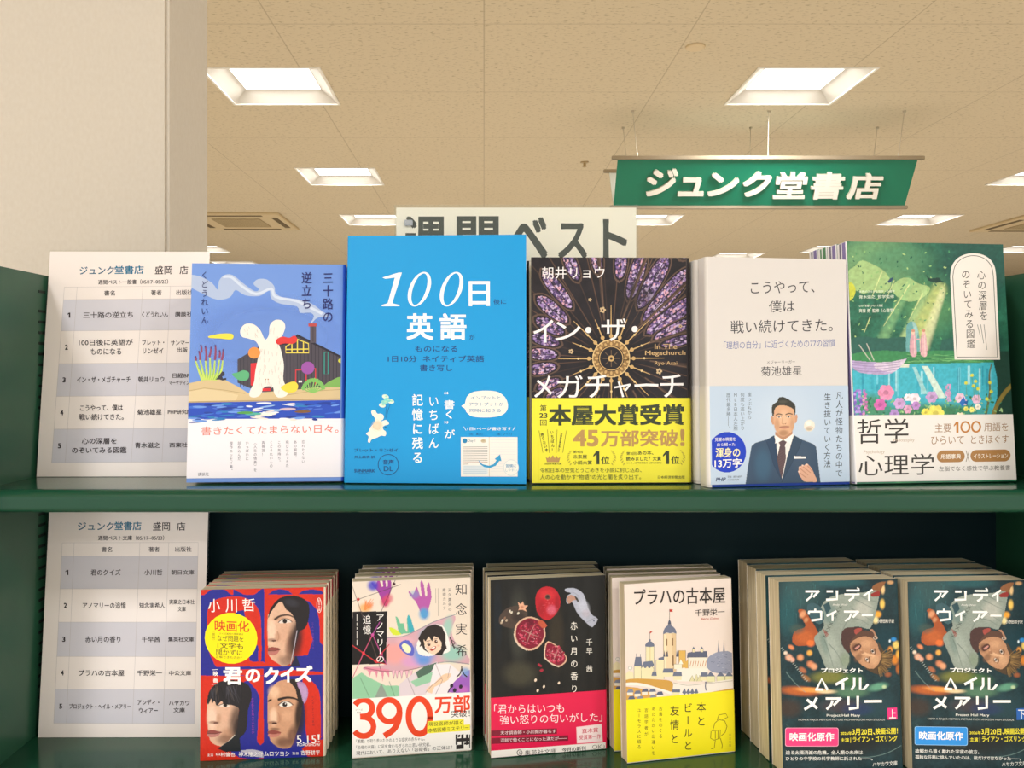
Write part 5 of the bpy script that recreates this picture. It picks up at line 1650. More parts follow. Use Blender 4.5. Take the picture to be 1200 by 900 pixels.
for P_, cx, cy, rx, ry in (([(250, 470), (262, 400), (310, 345), (380, 318), (440, 330), (500, 360), (535, 400), (520, 420), (525, 490), (490, 560), (430, 605), (360, 612), (290, 570), (258, 520)], 390, 465, 112, 122), ([(515, 600), (530, 545), (560, 535), (620, 570), (690, 640), (712, 690), (690, 730), (640, 758), (580, 735), (515, 680)], 612, 650, 80, 82)):
    a.poly(P_, '#d8b196', 3)
    cc = (sum(p[0] for p in P_)/len(P_), sum(p[1] for p in P_)/len(P_))
    a.poly([(cc[0] + (p[0]-cc[0])*0.9, cc[1] + (p[1]-cc[1])*0.9) for p in P_], '#7c1830', 3)
    for i in range(150):
        an = random.uniform(0, 6.28); r = math.sqrt(random.random()) * 0.92
        x, y = cx + rx*r*math.cos(an), cy + ry*r*math.sin(an)
        a.ell(x, y, random.uniform(7, 12), random.uniform(6, 9), random.choice(['#9c1f3c', '#b8324c', '#6f1228', '#c9506a', '#8a1a34']), random.uniform(0, 180), 9)
        if random.random() < 0.3:
            a.ell(x - 2, y - 2, 2.6, 2.6, '#f0d6da', 0, 6)
    for an in (20, 110, 200, 300):
        a.line([(cx, cy), (cx + rx*0.8*math.cos(R(an)), cy + ry*0.8*math.sin(R(an)))], 8, '#b98a86', w2=2)
    a.line([P_[0]] + list(P_[-3:])[::-1], 8, '#e6d2bc')
a.blob(390, 370, 60, 40, '#5a1026', .6)
a.poly([(460, 370), (490, 345), (540, 398), (500, 420)], '#b8543c', 2)
for x, y in ((468, 740), (480, 748), (492, 785), (484, 792)):
    a.ell(x, y, 14, 10, '#9c2438', 30)
for x, y in ((435, 875), (640, 900)):
    a.ell(x, y, 9, 12, '#e2cdb8', 20)
a.poly([(697, 82), (720, 72), (770, 70), (820, 88), (860, 125), (880, 180), (900, 250), (940, 310), (985, 342), (935, 412), (880, 370), (830, 320), (795, 270), (770, 210), (752, 190), (735, 205), (715, 205), (708, 170), (722, 135), (752, 118), (735, 108), (705, 100)], '#aeb3c4', 2)
a.blob(860, 230, 60, 90, '#c3c8d8', .7, -30); a.blob(880, 290, 50, 50, '#b5a8b4', .5)
a.poly([(712, 175), (725, 140), (752, 130), (775, 140), (800, 170), (770, 178), (752, 195), (730, 206)], '#b58a78', 2); a.poly([(780, 140), (800, 150), (818, 180), (808, 190), (790, 165)], '#3a342f', 2)
a.line([(735, 108), (780, 112), (820, 145)], 3, '#7a7f92', smooth=3); a.line([(880, 370), (960, 330)], 3, '#7a7f92'); a.ell(950, 355, 6, 8, '#3f4a6c')
a.line([(1048, 0), (1052, 900)], 5, '#8a6a8a')
a.grain(12, 0.15, 6)
a.flush()
a.f(O[0], O[1], k)
a.v('赤い月の香り', 453, 260, 584, 33, '#f0ece4', -0.002)
a.v('千早 茜', 518, 338, 490, 29, '#e6e2da', -0.002)
for x, y in ((295, 565), (322, 548), (286, 520)):
    a.ell(x, y, 5, 7, '#e2cdb8', 20)
b = B.b.f(O[0], O[1], k)
PK = '#f6dfe2'
b.t('「君からはいつも', 106, 624, 408, 666, PK, 0.002, 0, -6)
b.t('強い怒りの匂いがしだ」'.replace('だ', 'た'), 130, 672, 572, 712, PK, 0.002, 0, -14)
b.poly([(92, 738), (376, 728), (376, 752), (92, 763)], '#7c1830'); b.poly([(92, 770), (425, 758), (425, 782), (92, 796)], '#7c1830')
b.t('天才調香師・小川朔が暮らす', 132, 740, 372, 756, PK, .002, 0, -8); b.t('洋館で働くことになった満だが――', 132, 772, 420, 788, PK, .002, 0, -10)
b.poly([(460, 722), (570, 708), (574, 786), (462, 794)], '#f3c9cf'); b.poly([(464, 726), (567, 712), (570, 782), (466, 790)], '#f0dcdc')
b.t('直木賞', 484, 730, 554, 750, '#c92a4c', .006, 0, -6); b.t('受賞第一作', 472, 758, 566, 778, '#c92a4c', .006, 0, -6)
b.poly([(85, 826), (600, 787), (600, 830), (85, 870)], '#efe9e4')
b.t('集英社文庫', 236, 824, 374, 846, '#4a4440', 0, 0, -9); b.ring(214, 834, 11, 12, 3, '#4a4440'); b.t('S', 210, 828, 219, 841, '#4a4440')
b.t('今月の新刊', 398, 812, 500, 832, '#2c282a', .016, 0, -8); b.t('OK♪', 528, 800, 584, 818, '#8a8a80', 0, 0, -3)
B.build('black paperback with pomegranates and a crimson paper band, front of its stack')
B.copies([(0.0035, 0.7447, 8.4), (0.0010, 0.7612, 7.0), (0.0040, 0.7777, 5.6)], '%s copy from the front of the black pomegranate paperbacks', 'black pomegranate paperbacks')

# ---- 9. castle town drawing with yellow band
O, k = (710, 655), 3.67
B = Book('paperback_book', 0.1205, 0.7176, 12.8, 2.5, 0.1001, 0.1491, 0.0128, P4(O, k, (80, 107), (540, 85), (557, 828), (92, 880)), ZL, 'R', '#e6d8cf', False, '#e3d6c4', M_PAGE, (0.0008, 0.0527, '#efe21e'), '#e6d81e')
a = B.c.f(730, 700, 6.92)
INK, ROOF, WALL, SAND, OCH = '#5b5650', '#6b7389', '#e6dcb4', '#dccf9f', '#c99b4a'
def tower(x0, x1, y0, y1, c=WALL):
    a.rect(x0, y0, x1, y1, c)
    a.line([(x0, y1), (x0, y0), (x1, y0), (x1, y1)], 2.5, INK)
a.poly([(680, 540), (690, 490), (740, 455), (800, 440), (890, 455), (895, 610), (820, 620), (740, 610), (690, 580)], '#9298ae', 2)
for i in range(40):
    x, y = random.uniform(700, 890), random.uniform(460, 610)
    a.line([(x, y), (x + 14, y + random.uniform(-8, 8))], 3, random.choice(['#5f677f', '#b4b8c6', '#757c92']))
for x in (775, 818):
    a.poly([(x - 9, 450), (x, 350), (x + 9, 450)], '#8f8fa0')
    a.line([(x, 350), (x, 450)], 2, INK)
tower(188, 254, 390, 600); a.line([(222, 392), (222, 600)], 8, '#d6c894')
a.poly([(184, 396), (192, 368), (220, 352), (246, 366), (256, 396)], ROOF, 2); a.line([(220, 352), (220, 280)], 3, INK); a.ell(220, 345, 9, 9, ROOF); a.poly([(221, 270), (242, 278), (221, 292)], '#b84a3c')
a.poly([(90, 560), (104, 480), (150, 480), (158, 560)], ROOF); a.line([(112, 482), (110, 452)], 4, ROOF); a.line([(143, 482), (143, 456)], 4, ROOF)
tower(92, 150, 556, 660)
a.poly([(148, 570), (170, 520), (240, 512), (254, 545), (230, 580), (170, 572)], ROOF); tower(150, 250, 570, 665)
a.poly([(150, 575), (165, 555), (182, 575), (200, 556), (216, 578), (232, 558), (250, 578), (250, 590), (150, 590)], WALL)
tower(330, 432, 290, 610, '#e3cda8'); a.poly([(395, 292), (432, 292), (432, 600), (402, 600)], '#d8bd94'); a.poly([(338, 300), (352, 300), (352, 600), (338, 600)], '#ecdcbb')
a.poly([(328, 298), (334, 262), (352, 236), (380, 222), (408, 236), (428, 260), (436, 294), (410, 284), (384, 290), (356, 284)], ROOF, 2)
a.poly([(366, 220), (370, 196), (380, 176), (390, 198), (394, 220)], '#565c70'); a.line([(380, 180), (380, 95)], 3, INK); a.poly([(381, 95), (410, 100), (398, 106), (408, 116), (381, 116)], '#c0392f')
for x, y0, y1 in ((356, 335, 390), (404, 330, 390), (356, 440, 480), (408, 470, 550)):
    a.rect(x - 6, y0, x + 6, y1, '#8a6a48')
for x in (338, 362, 440, 452):
    a.poly([(x - 8, 480), (x, 425), (x + 8, 480)], '#565c70')
a.poly([(290, 490), (335, 478), (335, 505), (290, 510)], ROOF); tower(270, 335, 505, 660); tower(455, 510, 430, 570, '#d8ae5a'); a.poly([(508, 520), (540, 500), (552, 570), (508, 575)], '#d8ae5a')
a.poly([(520, 490), (525, 450), (560, 442), (680, 436), (688, 486)], '#5c6278'); tower(530, 680, 486, 580, '#e9e2d2')
for x in (574, 641):
    tower(x - 10, x + 10, 415, 445); a.poly([(x - 12, 418), (x, 398), (x + 12, 418)], ROOF)
for i in range(7):
    a.line([(545 + i*20, 560), (555 + i*20, 515)], 5, '#c98a62')
tower(415, 480, 540, 580, '#ebe4cf'); a.poly([(455, 540), (470, 500), (490, 540)], '#efe9dc'); a.rect(440, 575, 690, 680, '#eae6da')
for x, y in ((540, 640), (575, 630), (600, 640)):
    a.poly([(x, 680), (x + 22, y - 10), (x + 44, 680)], '#d8d2a4'); a.line([(x, 680), (x + 22, y - 10), (x + 44, 680)], 2.5, INK)
for x0, x1, y0 in ((322, 412, 575), (405, 480, 602), (625, 690, 608), (232, 276, 600)):
    a.poly([(x0, y0 + 34), (x0 + 10, y0), (x1 - 4, y0), (x1, y0 + 34)], ROOF); a.rect(x0 + 6, y0 + 34, x1 - 4, y0 + 66, WALL)
for x0 in (680, 760, 828):
    a.poly([(x0, 640), (x0 + 30, 600), (x0 + 66, 640)], ROOF); a.rect(x0, 640, x0 + 66, 686, '#dfdcae'); a.line([(x0, 640), (x0, 686), (x0 + 66, 686), (x0 + 66, 640)], 2, INK)
a.poly([(20, 620), (50, 590), (85, 610), (90, 660), (20, 672)], WALL); a.ell(60, 570, 20, 18, '#e9e4dc'); a.ring(60, 570, 16, 14, 2, INK)
a.poly([(15, 668), (120, 655), (300, 665), (375, 672), (410, 700), (400, 760), (340, 760), (240, 715), (130, 690), (15, 705)], OCH, 2)
a.poly([(15, 690), (120, 688), (230, 715), (330, 745), (390, 765), (385, 785), (260, 740), (120, 712), (15, 712)], '#efe8df', 2)
a.poly([(410, 690), (560, 700), (700, 690), (895, 660), (895, 760), (600, 800), (400, 800)], '#e8e1d8', 1)
a.line([(410, 690), (520, 712), (660, 700), (895, 676)], 3, '#9a8f80', smooth=3)
a.poly([(600, 800), (700, 770), (895, 735), (900, 790), (500, 830)], OCH); a.poly([(15, 720), (120, 730), (300, 790), (330, 830), (15, 860)], '#cf9f55')
for x0, y0 in ((30, 745), (90, 755), (150, 740), (210, 740), (40, 800), (110, 800), (215, 790), (270, 765), (60, 830)):
    a.poly([(x0, y0 + 26), (x0 + 14, y0), (x0 + 48, y0 - 4), (x0 + 60, y0 + 22)], random.choice([ROOF, '#7d859a', '#59607a'])); a.rect(x0 + 5, y0 + 24, x0 + 52, y0 + 48, '#e6dfcf')
a.rect(400, 745, 464, 768, ROOF); a.rect(404, 768, 460, 790, WALL)
for i in range(4):
    a.poly([(480 + i*32, 770), (500 + i*32, 735), (516 + i*32, 770), (502 + i*32, 790)], ROOF)
a.line([(672, 690), (668, 720), (674, 755)], 8, '#5c6278'); a.ell(671, 690, 6, 7, '#5c6278')
a.f(O[0], O[1], k)
a.t('プラハの古本屋', 122, 128, 512, 198, '#2c2724', 0.008, 0, -6)
a.t('千野栄一', 384, 218, 510, 247, '#2c2724', 0.002, 0, -4); a.t('Eiichi Chino', 412, 254, 484, 263, '#c0513c', 0, 0, -3)
b = B.b.f(O[0], O[1], k)
BK = '#2a2618'
b.v('本と', 410, 606, 726, 41, BK, .006); b.v('ビールと', 353, 612, 828, 40, BK, .006); b.v('友情と', 296, 622, 802, 41, BK, .006)
for i, (l, y0, y1) in enumerate((('古書をめぐる', 630, 772), ('あたたかい出逢いを', 630, 846), ('言語学者が', 636, 764), ('ユーモラスに綴る', 638, 818))):
    b.v(l, 236 - i*31, y0, y1, 17, BK)
LN = '#8a7a1a'
for p in ([(452, 740), (450, 770), (465, 778), (490, 770), (492, 735), (455, 738)], [(460, 735), (468, 705), (485, 690), (510, 695), (520, 720), (512, 745), (495, 760)], [(478, 692), (485, 670), (515, 664), (523, 680), (500, 690)], [(492, 770), (500, 800), (498, 815)], [(470, 778), (466, 812), (452, 816)], [(470, 740), (470, 772)], [(482, 738), (482, 772)]):
    b.line(p, 3, LN)
b.v('中公文庫', 533, 748, 808, 11, '#b0a03a')
B.build('paperback with a castle town drawing and yellow paper band, front of its stack')
B.copies([(0.1130, 0.7400, 8.0), (0.1125, 0.7566, 6.6), (0.1128, 0.7727, 5.4)], '%s copy from the front of the castle town paperbacks', 'castle town paperbacks')

# ---- 10, 11. two volumes with an upside down man
def space_cover(vol, X, Y, yaw, lean, W, H):
    O, k = (860, 640), 3.46
    B = Book('paperback_book', X, Y, yaw, lean, W, H, 0.021, P4(O, k, (183, 146), (666, 134), (688, 903), (200, 925)), ZL, 'R', '#1f3b40', False, '#22363a', M_PAGE, rough=0.3)
    random.seed(21)
    a = B.c.f(910, 680, 7.5)
    a.canvas('#19343a', 1.8)
    a.grain(70, 0.5, 3, (1, 2)); a.grain(16, 0.3, 5)
    a.blob(220, 90, 260, 240, '#35585a', .8); a.blob(100, 300, 120, 260, '#235a60', .7); a.blob(960, 560, 160, 260, '#123a44', .8); a.blob(560, 20, 300, 60, '#2c6a70', .5)
    for i in range(30):
        x, y = random.uniform(40, 400), random.uniform(20, 420)
        a.line([(x, y), (x + random.uniform(-8, 8), y + random.uniform(30, 90))], 4, random.choice(['#2c4f52', '#3f6a6c', '#254448', '#2f7078']), w2=1)
    # console lights and robot arm
    a.poly([(190, 270), (240, 260), (290, 330), (350, 430), (370, 500), (300, 560), (200, 580), (140, 540), (160, 450), (240, 420), (250, 380)], '#a5532c', 3)
    a.blob(250, 500, 110, 80, '#c06432', .8); a.blob(300, 555, 50, 40, '#f07838', .9); a.blob(180, 430, 90, 60, '#4a5a50', .6)
    for x, y, rx, ry, c in ((230, 300, 34, 50, '#d89a70'), (260, 350, 26, 34, '#c98a60'), (290, 640, 34, 34, '#f0b050'), (130, 590, 40, 26, '#e08a5c'), (110, 680, 44, 40, '#f0b090'), (80, 640, 24, 24, '#f6d8c0'), (210, 680, 40, 40, '#e29a68'), (300, 740, 50, 40, '#d88a60'), (230, 790, 50, 30, '#b06a48'), (330, 760, 40, 40, '#e0a078'), (260, 860, 60, 30, '#a06a3c'), (140, 700, 30, 30, '#e8a890')):
        a.blob(x, y, rx, ry, c, .95, 35)
    for x, y, rx, ry, c in ((930, 210, 30, 60, '#f2c860'), (890, 300, 44, 40, '#f0a838'), (870, 350, 36, 44, '#f4e0a0'), (935, 80, 24, 60, '#e8c48a'), (1050, 570, 40, 50, '#f0d070'), (1000, 610, 30, 40, '#e89a3a'), (1040, 700, 44, 60, '#d8842c'), (1070, 650, 30, 50, '#e8b048'), (1030, 520, 34, 26, '#2f8fd8'), (995, 535, 12, 20, '#e6f0f6'), (980, 830, 40, 30, '#9a5a38'), (1070, 780, 30, 60, '#b0642c'), (1000, 20, 40, 24, '#c89a6a')):
        a.blob(x, y, rx, ry, c, .95, 0)
    a.poly([(840, 60), (900, 20), (960, 15), (930, 60), (900, 120), (850, 130)], '#8a5a38', 2)
    # torso upside down in a grey shirt
    a.poly([(390, 240), (470, 150), (600, 120), (760, 110), (850, 90), (900, 110), (885, 230), (860, 330), (820, 430), (740, 410), (640, 420), (580, 480), (570, 560), (640, 660), (610, 780), (520, 790), (440, 780), (390, 660), (330, 520), (360, 470), (420, 400)], '#8f9a90', 2)
    a.blob(480, 600, 90, 190, '#a3aea4', .8, -10); a.blob(760, 260, 110, 130, '#b9bab0', .8, 20); a.blob(470, 300, 90, 120, '#6b8480', .8); a.blob(600, 700, 60, 90, '#7f9078', .7); a.blob(420, 560, 40, 160, '#71877f', .7, -14)
    for p in ([(690, 170), (770, 210), (870, 260)], [(660, 250), (750, 300), (840, 360)], [(640, 330), (740, 350), (820, 400)], [(460, 560), (530, 640), (590, 760)], [(420, 520), (470, 660), (500, 770)], [(720, 130), (800, 170), (880, 190)], [(640, 300), (600, 400), (560, 470)]):
        a.line(p, 7, '#667670', smooth=3, w2=2)
    a.poly([(830, 120), (900, 95), (905, 140), (840, 145)], '#8f2f2a', 2)
    a.poly([(270, 220), (330, 200), (400, 250), (420, 340), (380, 390), (320, 350), (280, 300)], '#3a5a62', 2); a.poly([(410, 220), (460, 190), (480, 250), (440, 300)], '#2f4e56')
    for i in range(8):
        x, y = 400 + i*20, 500 - i*36
        a.line([(x, y), (x + 34, y - 14)], 5, '#3c4640'); a.line([(x + 8, y - 26), (x + 30, y + 8)], 4, '#4a5148')
    for i in range(3):
        a.line([(410 + i*14, 430 + i*14), (440 + i*8, 500 - i*10)], 6, '#8f3b34')
    # collar and head, chin toward the upper left
    a.poly([(570, 470), (600, 425), (660, 412), (740, 420), (780, 460), (700, 520), (650, 560), (640, 640), (600, 610), (572, 550)], '#4a3330', 3); a.poly([(680, 440), (720, 420), (752, 425), (735, 460), (700, 480)], '#a04a42', 2)
    a.poly([(640, 560), (680, 500), (740, 450), (830, 450), (880, 520), (800, 560), (680, 640)], '#5c4034', 2)
    a.poly([(650, 560), (690, 520), (760, 495), (830, 505), (880, 550), (900, 610), (920, 660), (900, 730), (860, 780), (790, 770), (730, 730), (690, 680), (655, 630)], '#b98a68', 3)
    a.blob(790, 560, 70, 50, '#d0a17c', .8); a.blob(790, 700, 70, 60, '#c99a74', .7); a.blob(690, 590, 50, 60, '#6f4c3a', .85, 40); a.blob(860, 700, 60, 70, '#d9ad86', .6); a.blob(720, 680, 40, 60, '#7a563f', .7, 40)
    a.poly([(670, 590), (720, 555), (745, 572), (735, 600), (690, 625)], '#53332a', 2); a.poly([(690, 595), (725, 572), (735, 580), (700, 610)], '#c98f84', 2)
    a.poly([(740, 610), (790, 640), (850, 655), (860, 670), (790, 665), (745, 650)], '#dbb08a', 2); a.blob(752, 632, 26, 22, '#8a5c44', .8)
    for x, y in ((845, 625), (795, 700)):
        a.blob(x, y, 34, 30, '#6a4a3a', .8); a.ell(x, y, 20, 11, '#e0d2c6', 60); a.ell(x, y, 10, 10, '#2a2420'); a.line([(x + 18, y - 24), (x + 26, y + 4), (x + 16, y + 28)], 7, '#4a3328', smooth=3)
    a.poly([(820, 440), (850, 460), (870, 510), (890, 515), (875, 480), (845, 430)], '#b08468', 2); a.ring(868, 508, 16, 12, 5, '#cfc6b4')
    a.poly([(890, 540), (930, 600), (960, 640), (1000, 600), (1020, 680), (980, 780), (900, 830), (820, 800), (770, 770), (850, 780), (900, 730), (922, 660), (905, 610)], '#4f3d2a', 2)
    for i in range(46):
        an = random.uniform(-0.6, 1.5)
        x, y = 890 + 40*math.cos(an), 690 + 80*math.sin(an)
        a.line([(x, y), (x + 50*math.cos(an) + random.uniform(-14, 14), y + 46*math.sin(an) + random.uniform(-14, 14)), (x + 90*math.cos(an), y + 80*math.sin(an))], 6, random.choice(['#7a5f3c', '#a58450', '#3a2c20', '#5f4a30', '#8f7040']), smooth=2, w2=2)
    # glow across the middle and dark lower half
    a.f(910, 790, 8.0)
    a.blob(600, 620, 700, 200, '#191f20', .95); a.blob(900, 300, 300, 160, '#22424a', .8); a.blob(620, 300, 300, 90, '#4a3f44', .7); a.blob(120, 320, 160, 120, '#4a3426', .6); a.blob(760, 330, 200, 80, '#22365c', .8)
    a.blob(500, 30, 240, 80, '#8a8a3a', .7); a.blob(700, 60, 160, 90, '#4a7a44', .6)
    a.blob(220, 160, 260, 60, '#c9682a', .8, 4); a.blob(330, 150, 200, 34, '#f0a050', .9, 4); a.blob(470, 165, 130, 26, '#f6dcae', .8); a.blob(700, 170, 220, 70, '#5f8a6a', .7); a.blob(950, 120, 130, 50, '#6fb090', .7, -12); a.blob(1010, 120, 30, 24, '#cfe0b0', .7)
    a.line([(90, -20), (170, 80), (270, 170)], 4, '#7f9a94', smooth=3); a.line([(1170, 670), (1040, 740), (900, 775), (780, 780)], 4, '#7f9a94', smooth=3); a.line([(90, 470), (300, 660), (560, 690)], 3, '#4a605c', smooth=3)
    a.f(910, 680, 7.5)
    for i in range(18):
        q = i / 17
        a.line([(40 + 220*q, 600 + 290*q), (52 + 220*q, 592 + 290*q)], 5, '#a8b4ac')
    a.grain(9, 0.16, 12)
    a.flush()
    # lettering
    a.f(O[0], O[1], k)
    w2 = '#f6f6f2'
    def L(p, wd=11):
        a.line(p, wd, w2)
    # ア ン デ ィ
    L([(290, 184), (346, 184)], 9); L([(346, 181), (322, 208)], 9); L([(318, 190), (312, 206), (294, 222)], 8)
    L([(376, 184), (402, 184)], 9); L([(418, 180), (418, 216), (374, 218)], 10)
    L([(455, 180), (510, 180)], 8); L([(448, 196), (510, 196)], 8); L([(486, 196), (484, 210), (466, 222)], 9); L([(500, 168), (508, 176)], 6)
    L([(562, 176), (526, 202)], 8); L([(548, 190), (548, 222)], 8)
    # ウ ィ ア ー
    L([(304, 266), (304, 278)], 8); L([(330, 254), (330, 266)], 8); L([(302, 266), (356, 266)], 8); L([(354, 264), (354, 296), (314, 302)], 10)
    L([(416, 264), (376, 284)], 8); L([(400, 276), (400, 304)], 8)
    L([(446, 266), (506, 266)], 9); L([(506, 264), (482, 290)], 9); L([(476, 274), (468, 292), (450, 304)], 8)
    L([(518, 280), (564, 280)], 8)
    a.t('Andy Weir', 400, 234, 462, 244, '#d9d9d2', .01)
    a.t('小野田和子訳', 580, 296, 650, 312, '#e2e0d6', .01)
    a.t('プロジェクト', 354, 494, 522, 514, w2, 0.03)
    # the slanted triangle title
    a.line([(334, 584), (356, 538), (380, 584)], 10, w2); L([(330, 582), (362, 582)], 9)
    L([(462, 534), (412, 562)], 11); L([(442, 552), (442, 584)], 11)
    L([(488, 532), (488, 566), (476, 584)], 10); L([(512, 532), (512, 582), (528, 580), (544, 560)], 10)
    L([(336, 614), (322, 640), (286, 662)], 11); L([(296, 622), (338, 658)], 11)
    L([(372, 618), (434, 618)], 10); L([(434, 615), (404, 646)], 10); L([(400, 626), (394, 644), (376, 662)], 10)
    L([(464, 610), (464, 644)], 10); L([(502, 608), (502, 656), (466, 660)], 11)
    L([(528, 630), (600, 629)], 11)
    a.t('Project Hail Mary', 376, 681, 512, 694, '#e2e2da', .014)
    a.t('NOW A MAJOR MOTION PICTURE FROM AMAZON MGM STUDIOS', 262, 700, 612, 710, '#c9cbc4', .004)
    c1 = '#e0327c' if vol == '上' else '#2f7fc8'
    a.poly([(622, 657), (661, 654), (663, 702), (623, 704)], c1 if vol == '上' else '#2a62b0'); a.t(vol, 629, 662, 657, 698, w2, .01)
    c2 = '#e63c7c' if vol == '上' else '#2f90e0'
    def rr(x0, y0, x1, y1, r, c):
        P_ = []
        for cx, cy, s0 in ((x1-r, y0+r, -90), (x1-r, y1-r, 0), (x0+r, y1-r, 90), (x0+r, y0+r, 180)):
            P_ += [(cx + r*math.cos(R(s0+q)), cy + r*math.sin(R(s0+q))) for q in (0, 30, 60, 90)]
        a.poly(P_, c)
    rr(208, 736, 424, 812, 8, '#f0a8c0' if vol == '上' else '#9cc8ee'); rr(210, 738, 422, 810, 8, c2)
    a.t('映画化原作', 226, 756, 406, 790, '#fbf4f4', .024)
    YL = '#efe23c'
    a.t('2026年', 432, 752, 478, 766, YL, .014); a.t('3月20日、', 480, 740, 572, 766, YL, .016); a.t('映画公開！', 574, 738, 664, 764, YL, .022, 0, -2)
    a.t('主演', 433, 778, 466, 795, YL, .014); a.line([(473, 776), (473, 798)], 2, YL); a.t('ライアン・ゴズリング', 482, 772, 662, 795, YL, .014, 0, -4)
    l1, l2 = (('迫る太陽消滅の危機。全人類の未来は', 'ひとりの中学校の科学教師に託された――。') if vol == '上' else ('故郷から遠く離れた宇宙の彼方。', '孤独な任務に挑んでいたのは、彼だけではなかった――。'))
    x1, x2 = ((522, 562) if vol == '上' else (470, 640))
    a.t(l1, 210, 828, x1, 845, '#e6e6e0', .01); a.t(l2, 210, 853, x2, 869, '#e6e6e0', .01)
    a.t('ハヤカワ文庫', 562, 876, 662, 895, '#e6e6e0', .006, 0, -6)
    return B
B = space_cover('上', 0.2446, 0.6974, 5.4, 2.9, 0.1037, 0.1554)
B.build('dark teal paperback of an upside down man with pink label, front of its stack')
B.copies([(0.2407, 0.7194, 5.2), (0.2396, 0.7414, 5.0), (0.2384, 0.7634, 5.0)], '%s copy from the front of the pink labelled teal paperbacks', 'pink labelled teal paperbacks')
B = space_cover('下', 0.3522, 0.7007, 3.3, 2.8, 0.1026, 0.1548)
B.build('dark teal paperback of an upside down man with blue label, front of its stack')
B.copies([(0.3506, 0.7227, 3.3), (0.3495, 0.7447, 3.3), (0.3480, 0.7667, 3.3)], '%s copy from the front of the blue labelled teal paperbacks', 'blue labelled teal paperbacks')

# ================================================================ bestseller list sheets and poster
M_PAPER = mat('#efe6e2', 0.25, 0, 0.6, name='laminated_paper')
def sheet(X, Y, yaw, lean, W, H, zs, corners, O, k, title2, rows, xt, xb, ys, label):
    A = Art(corners, W, H, 0.25, -0.0003)
    A.f(O[0], O[1], k)
    yh = ys[0]
    def col(i, y):
        q = (y - ys[0]) / (ys[-1] - ys[0])
        return xt[i] + (xb[i] - xt[i]) * q
    for r in range(1, len(ys) - 1):
        if r % 2 == 1:
            A.poly([(col(0, ys[r]), ys[r]), (col(4, ys[r]), ys[r]), (col(4, ys[r+1]), ys[r+1]), (col(0, ys[r+1]), ys[r+1])], '#cfcdd6')
    GL = '#b9b2b4'
    for y in ys:
        A.line([(col(0, y), y), (col(4, y), y)], 1.0, GL)
    for i in range(5):
        A.line([(col(i, ys[0]), ys[0]), (col(i, ys[-1]), ys[-1])], 1.0, GL)
    TX, TB = '#3a3438', '#1f6f92'
    dx = col(0, 112) - 220
    xo, yo = (275, 93)
    s0 = corners[0][0]
    A.t('ジュンク', 275 + (6 if k and zs == ZU else 0), 96, 402, 124, '#2d5f7c', .012); A.t('堂書店', 404, 94, 506 if zs == ZU else 498, 124, TB, .02)
    A.t('盛岡', 545 if zs == ZU else 538, 96, 606 if zs == ZU else 598, 126, TX, .012); A.t('店', 632 if zs == ZU else 622, 97, 662 if zs == ZU else 652, 126, TX, .012)
    A.t(title2, 346, 143, 592 if zs == ZU else 578, 160, TX, .016)
    def cell(i, r, lines, big, b=.012):
        y0, y1 = ys[r], ys[r+1]
        ym = (y0 + y1) / 2
        xa, xbb = col(i, ym), col(i+1, ym)
        n = len(lines)
        for j, (st, wd) in enumerate(lines):
            yc = ym + (j - (n-1)/2) * big * 1.45
            h = big / 2
            xm = (xa + xbb) / 2
            A.t(st, xm - wd/2, yc - h, xm + wd/2, yc + h, TX, b)
    for i, (st, wd) in ((1, ('書名', 38)), (2, ('著者', 38)), (3, ('出版社', 58))):
        cell(i, 0, [(st, wd)], 18)
    for r, (ti, au, pu) in enumerate(rows):
        cell(0, r+1, [(str(r+1), 11)], 18, .03)
        cell(1, r+1, ti, 22 if len(ti) > 1 or ti[0][1] < 200 else 18)
        cell(2, r+1, au, 20)
        cell(3, r+1, pu, 17)
    t = empty('notice_sheet', (X, Y, zs + 0.0025*math.sin(lean)), (-lean, 0, yaw))
    tag(t, label, 'notice sheet', 'printed bestseller lists')
    bm = bmesh.new()
    box(bm, 0, W, -0.0003, 0, 0, H)
    V, F = [tuple(v.co) for v in bm.verts], []
    bm.verts.index_update()
    F = [tuple(v.index for v in f.verts) for f in bm.faces]
    bm.free()
    A.build('paper', V, F, [M_PAPER], [0] * len(F), t)
    bm = bmesh.new()
    box(bm, -0.0012, W + 0.0012, 0.0001, 0.0020, 0, H + 0.0014)
    d = 0.016
    vs = [bm.verts.new(p) for p in ((W/2 - 0.03, 0.0021, 0.02), (W/2 + 0.03, 0.0021, 0.02), (W/2 + 0.03, d, d*math.tan(lean) + 0.0002), (W/2 - 0.03, d, d*math.tan(lean) + 0.0002), (W/2 - 0.03, 0.0021, 0.0185), (W/2 + 0.03, 0.0021, 0.0185), (W/2 + 0.03, d - 0.001, d*math.tan(lean) + 0.0002), (W/2 - 0.03, d - 0.001, d*math.tan(lean) + 0.0002))]
    for q in ((0, 1, 2, 3), (4, 7, 6, 5), (0, 4, 5, 1), (3, 2, 6, 7), (0, 3, 7, 4), (1, 5, 6, 2)):
        bm.faces.new([vs[i] for i in q])
    link_bm('acrylic_stand', bm, CLEAR, t)
    return t
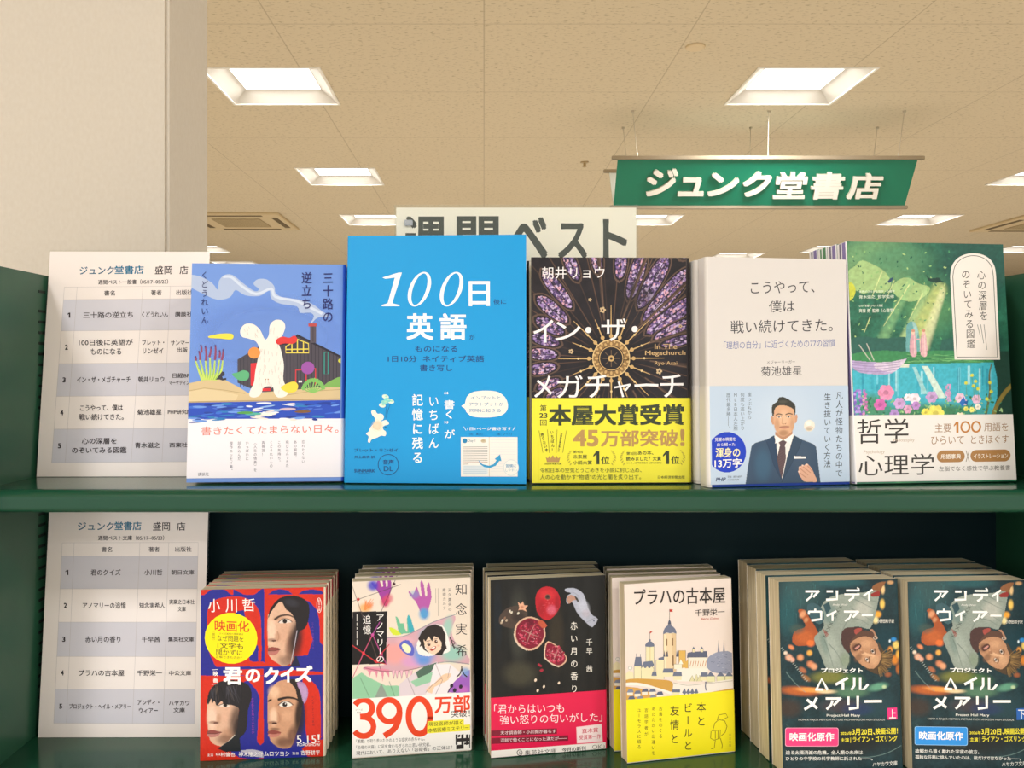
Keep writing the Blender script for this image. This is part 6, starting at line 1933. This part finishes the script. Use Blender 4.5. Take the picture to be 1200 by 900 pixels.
sheet(-0.4038, 0.7706, R(0.668), R(6.83), 0.1482, 0.2081, ZU, [(59, 294), (246, 296), (236, 559), (43, 558)], (0, 280), 3.0, '週間ベスト一般書（05/17~05/23）',
      [([('三十路の逆立ち', 175)], [('くどうれいん', 92)], [('講談社', 60)]),
       ([('100日後に英語が', 190), ('ものになる', 108)], [('ブレット・', 78), ('リンゼイ', 72)], [('サンマーク', 82), ('出版', 36)]),
       ([('イン・ザ・メガチャーチ', 188)], [('朝井リョウ', 92)], [('日経BP', 60), ('マーケティング', 84)]),
       ([('こうやって、僕は', 150), ('戦い続けてきた。', 156)], [('菊池雄星', 86)], [('PHP研究所', 84)]),
       ([('心の深層を', 122), ('のぞいてみる図鑑', 192)], [('青木滋之', 88)], [('西東社', 64)])],
      (227, 272, 503, 600, 700), (182, 230, 462, 570, 682), (168, 212, 322, 437, 552, 667, 785), 'white printed list sheet on the upper shelf beside the blue rabbit book')
sheet(-0.4015, 0.7689, R(0.215), R(5.61), 0.1468, 0.2029, ZL, [(58, 597), (244, 597.5), (236, 863.5), (45, 864.5)], (0, 580), 3.0, '週間ベスト文庫（05/17~05/23）',
      [([('君のクイズ', 105)], [('小川哲', 64)], [('朝日文庫', 80)]),
       ([('アノマリーの追憶', 152)], [('知念実希人', 90)], [('実業之日本社', 88), ('文庫', 28)]),
       ([('赤い月の香り', 124)], [('千早茜', 64)], [('集英社文庫', 90)]),
       ([('プラハの古本屋', 160)], [('千野栄一', 88)], [('中公文庫', 78)]),
       ([('プロジェクト・ヘイル・メアリー', 216)], [('アンディ・', 76), ('ウィアー', 66)], [('ハヤカワ', 72), ('文庫', 40)])],
      (220, 262, 493, 594, 697), (190, 235, 467, 575, 684), (168, 215, 330, 447, 568, 683, 803), 'white printed list sheet on the lower shelf beside the red and blue book')

# poster behind the bookcase
PW, PH = 0.2345, 0.165
poster = empty('poster_sign', (-0.0861, 0.8185, ZC + 0.1555 - PH))
tag(poster, 'white poster with large dark lettering rising behind the middle books', 'poster')
A = Art([(462, 240), (748, 240), (748, 441), (462, 441)], PW, PH, 0.4, 0.0014)
A.f(460, 230, 4.0)
PD = '#3e443a'
for st, x0, x1, y0, y1 in (('週', 58, 254, 92, 300), ('間', 300, 498, 92, 300), ('ベ', 540, 726, 96, 292), ('ス', 776, 912, 124, 290), ('ト', 986, 1100, 106, 296)):
    A.t(st, x0, y0, x1, y1, PD, 0.022)
bm = bmesh.new()
box(bm, 0.002, PW - 0.002, 0.0014, 0.0020, 0.001, PH - 0.0025)
bm.verts.index_update()
V = [tuple(v.co) for v in bm.verts]
F = [tuple(v.index for v in f.verts) for f in bm.faces]
bm.free()
A.build('paper', V, F, [mat('#f6f1e4', 0.6)], [0] * len(F), poster)
bm = bmesh.new()
box(bm, 0, PW, -0.0002, 0.0009, 0, PH)
box(bm, 0, PW, 0.0022, 0.0033, 0, PH)
link_bm('acrylic_cover', bm, CLEAR, poster)
bm = bmesh.new()
box(bm, 0.010, 0.018, -0.0012, 0.0004, PH - 0.020, PH - 0.0145, bev=0.0004)
o = link_bm('clip', bm, mat('#9aa0a4', 0.25, 0.8), poster)
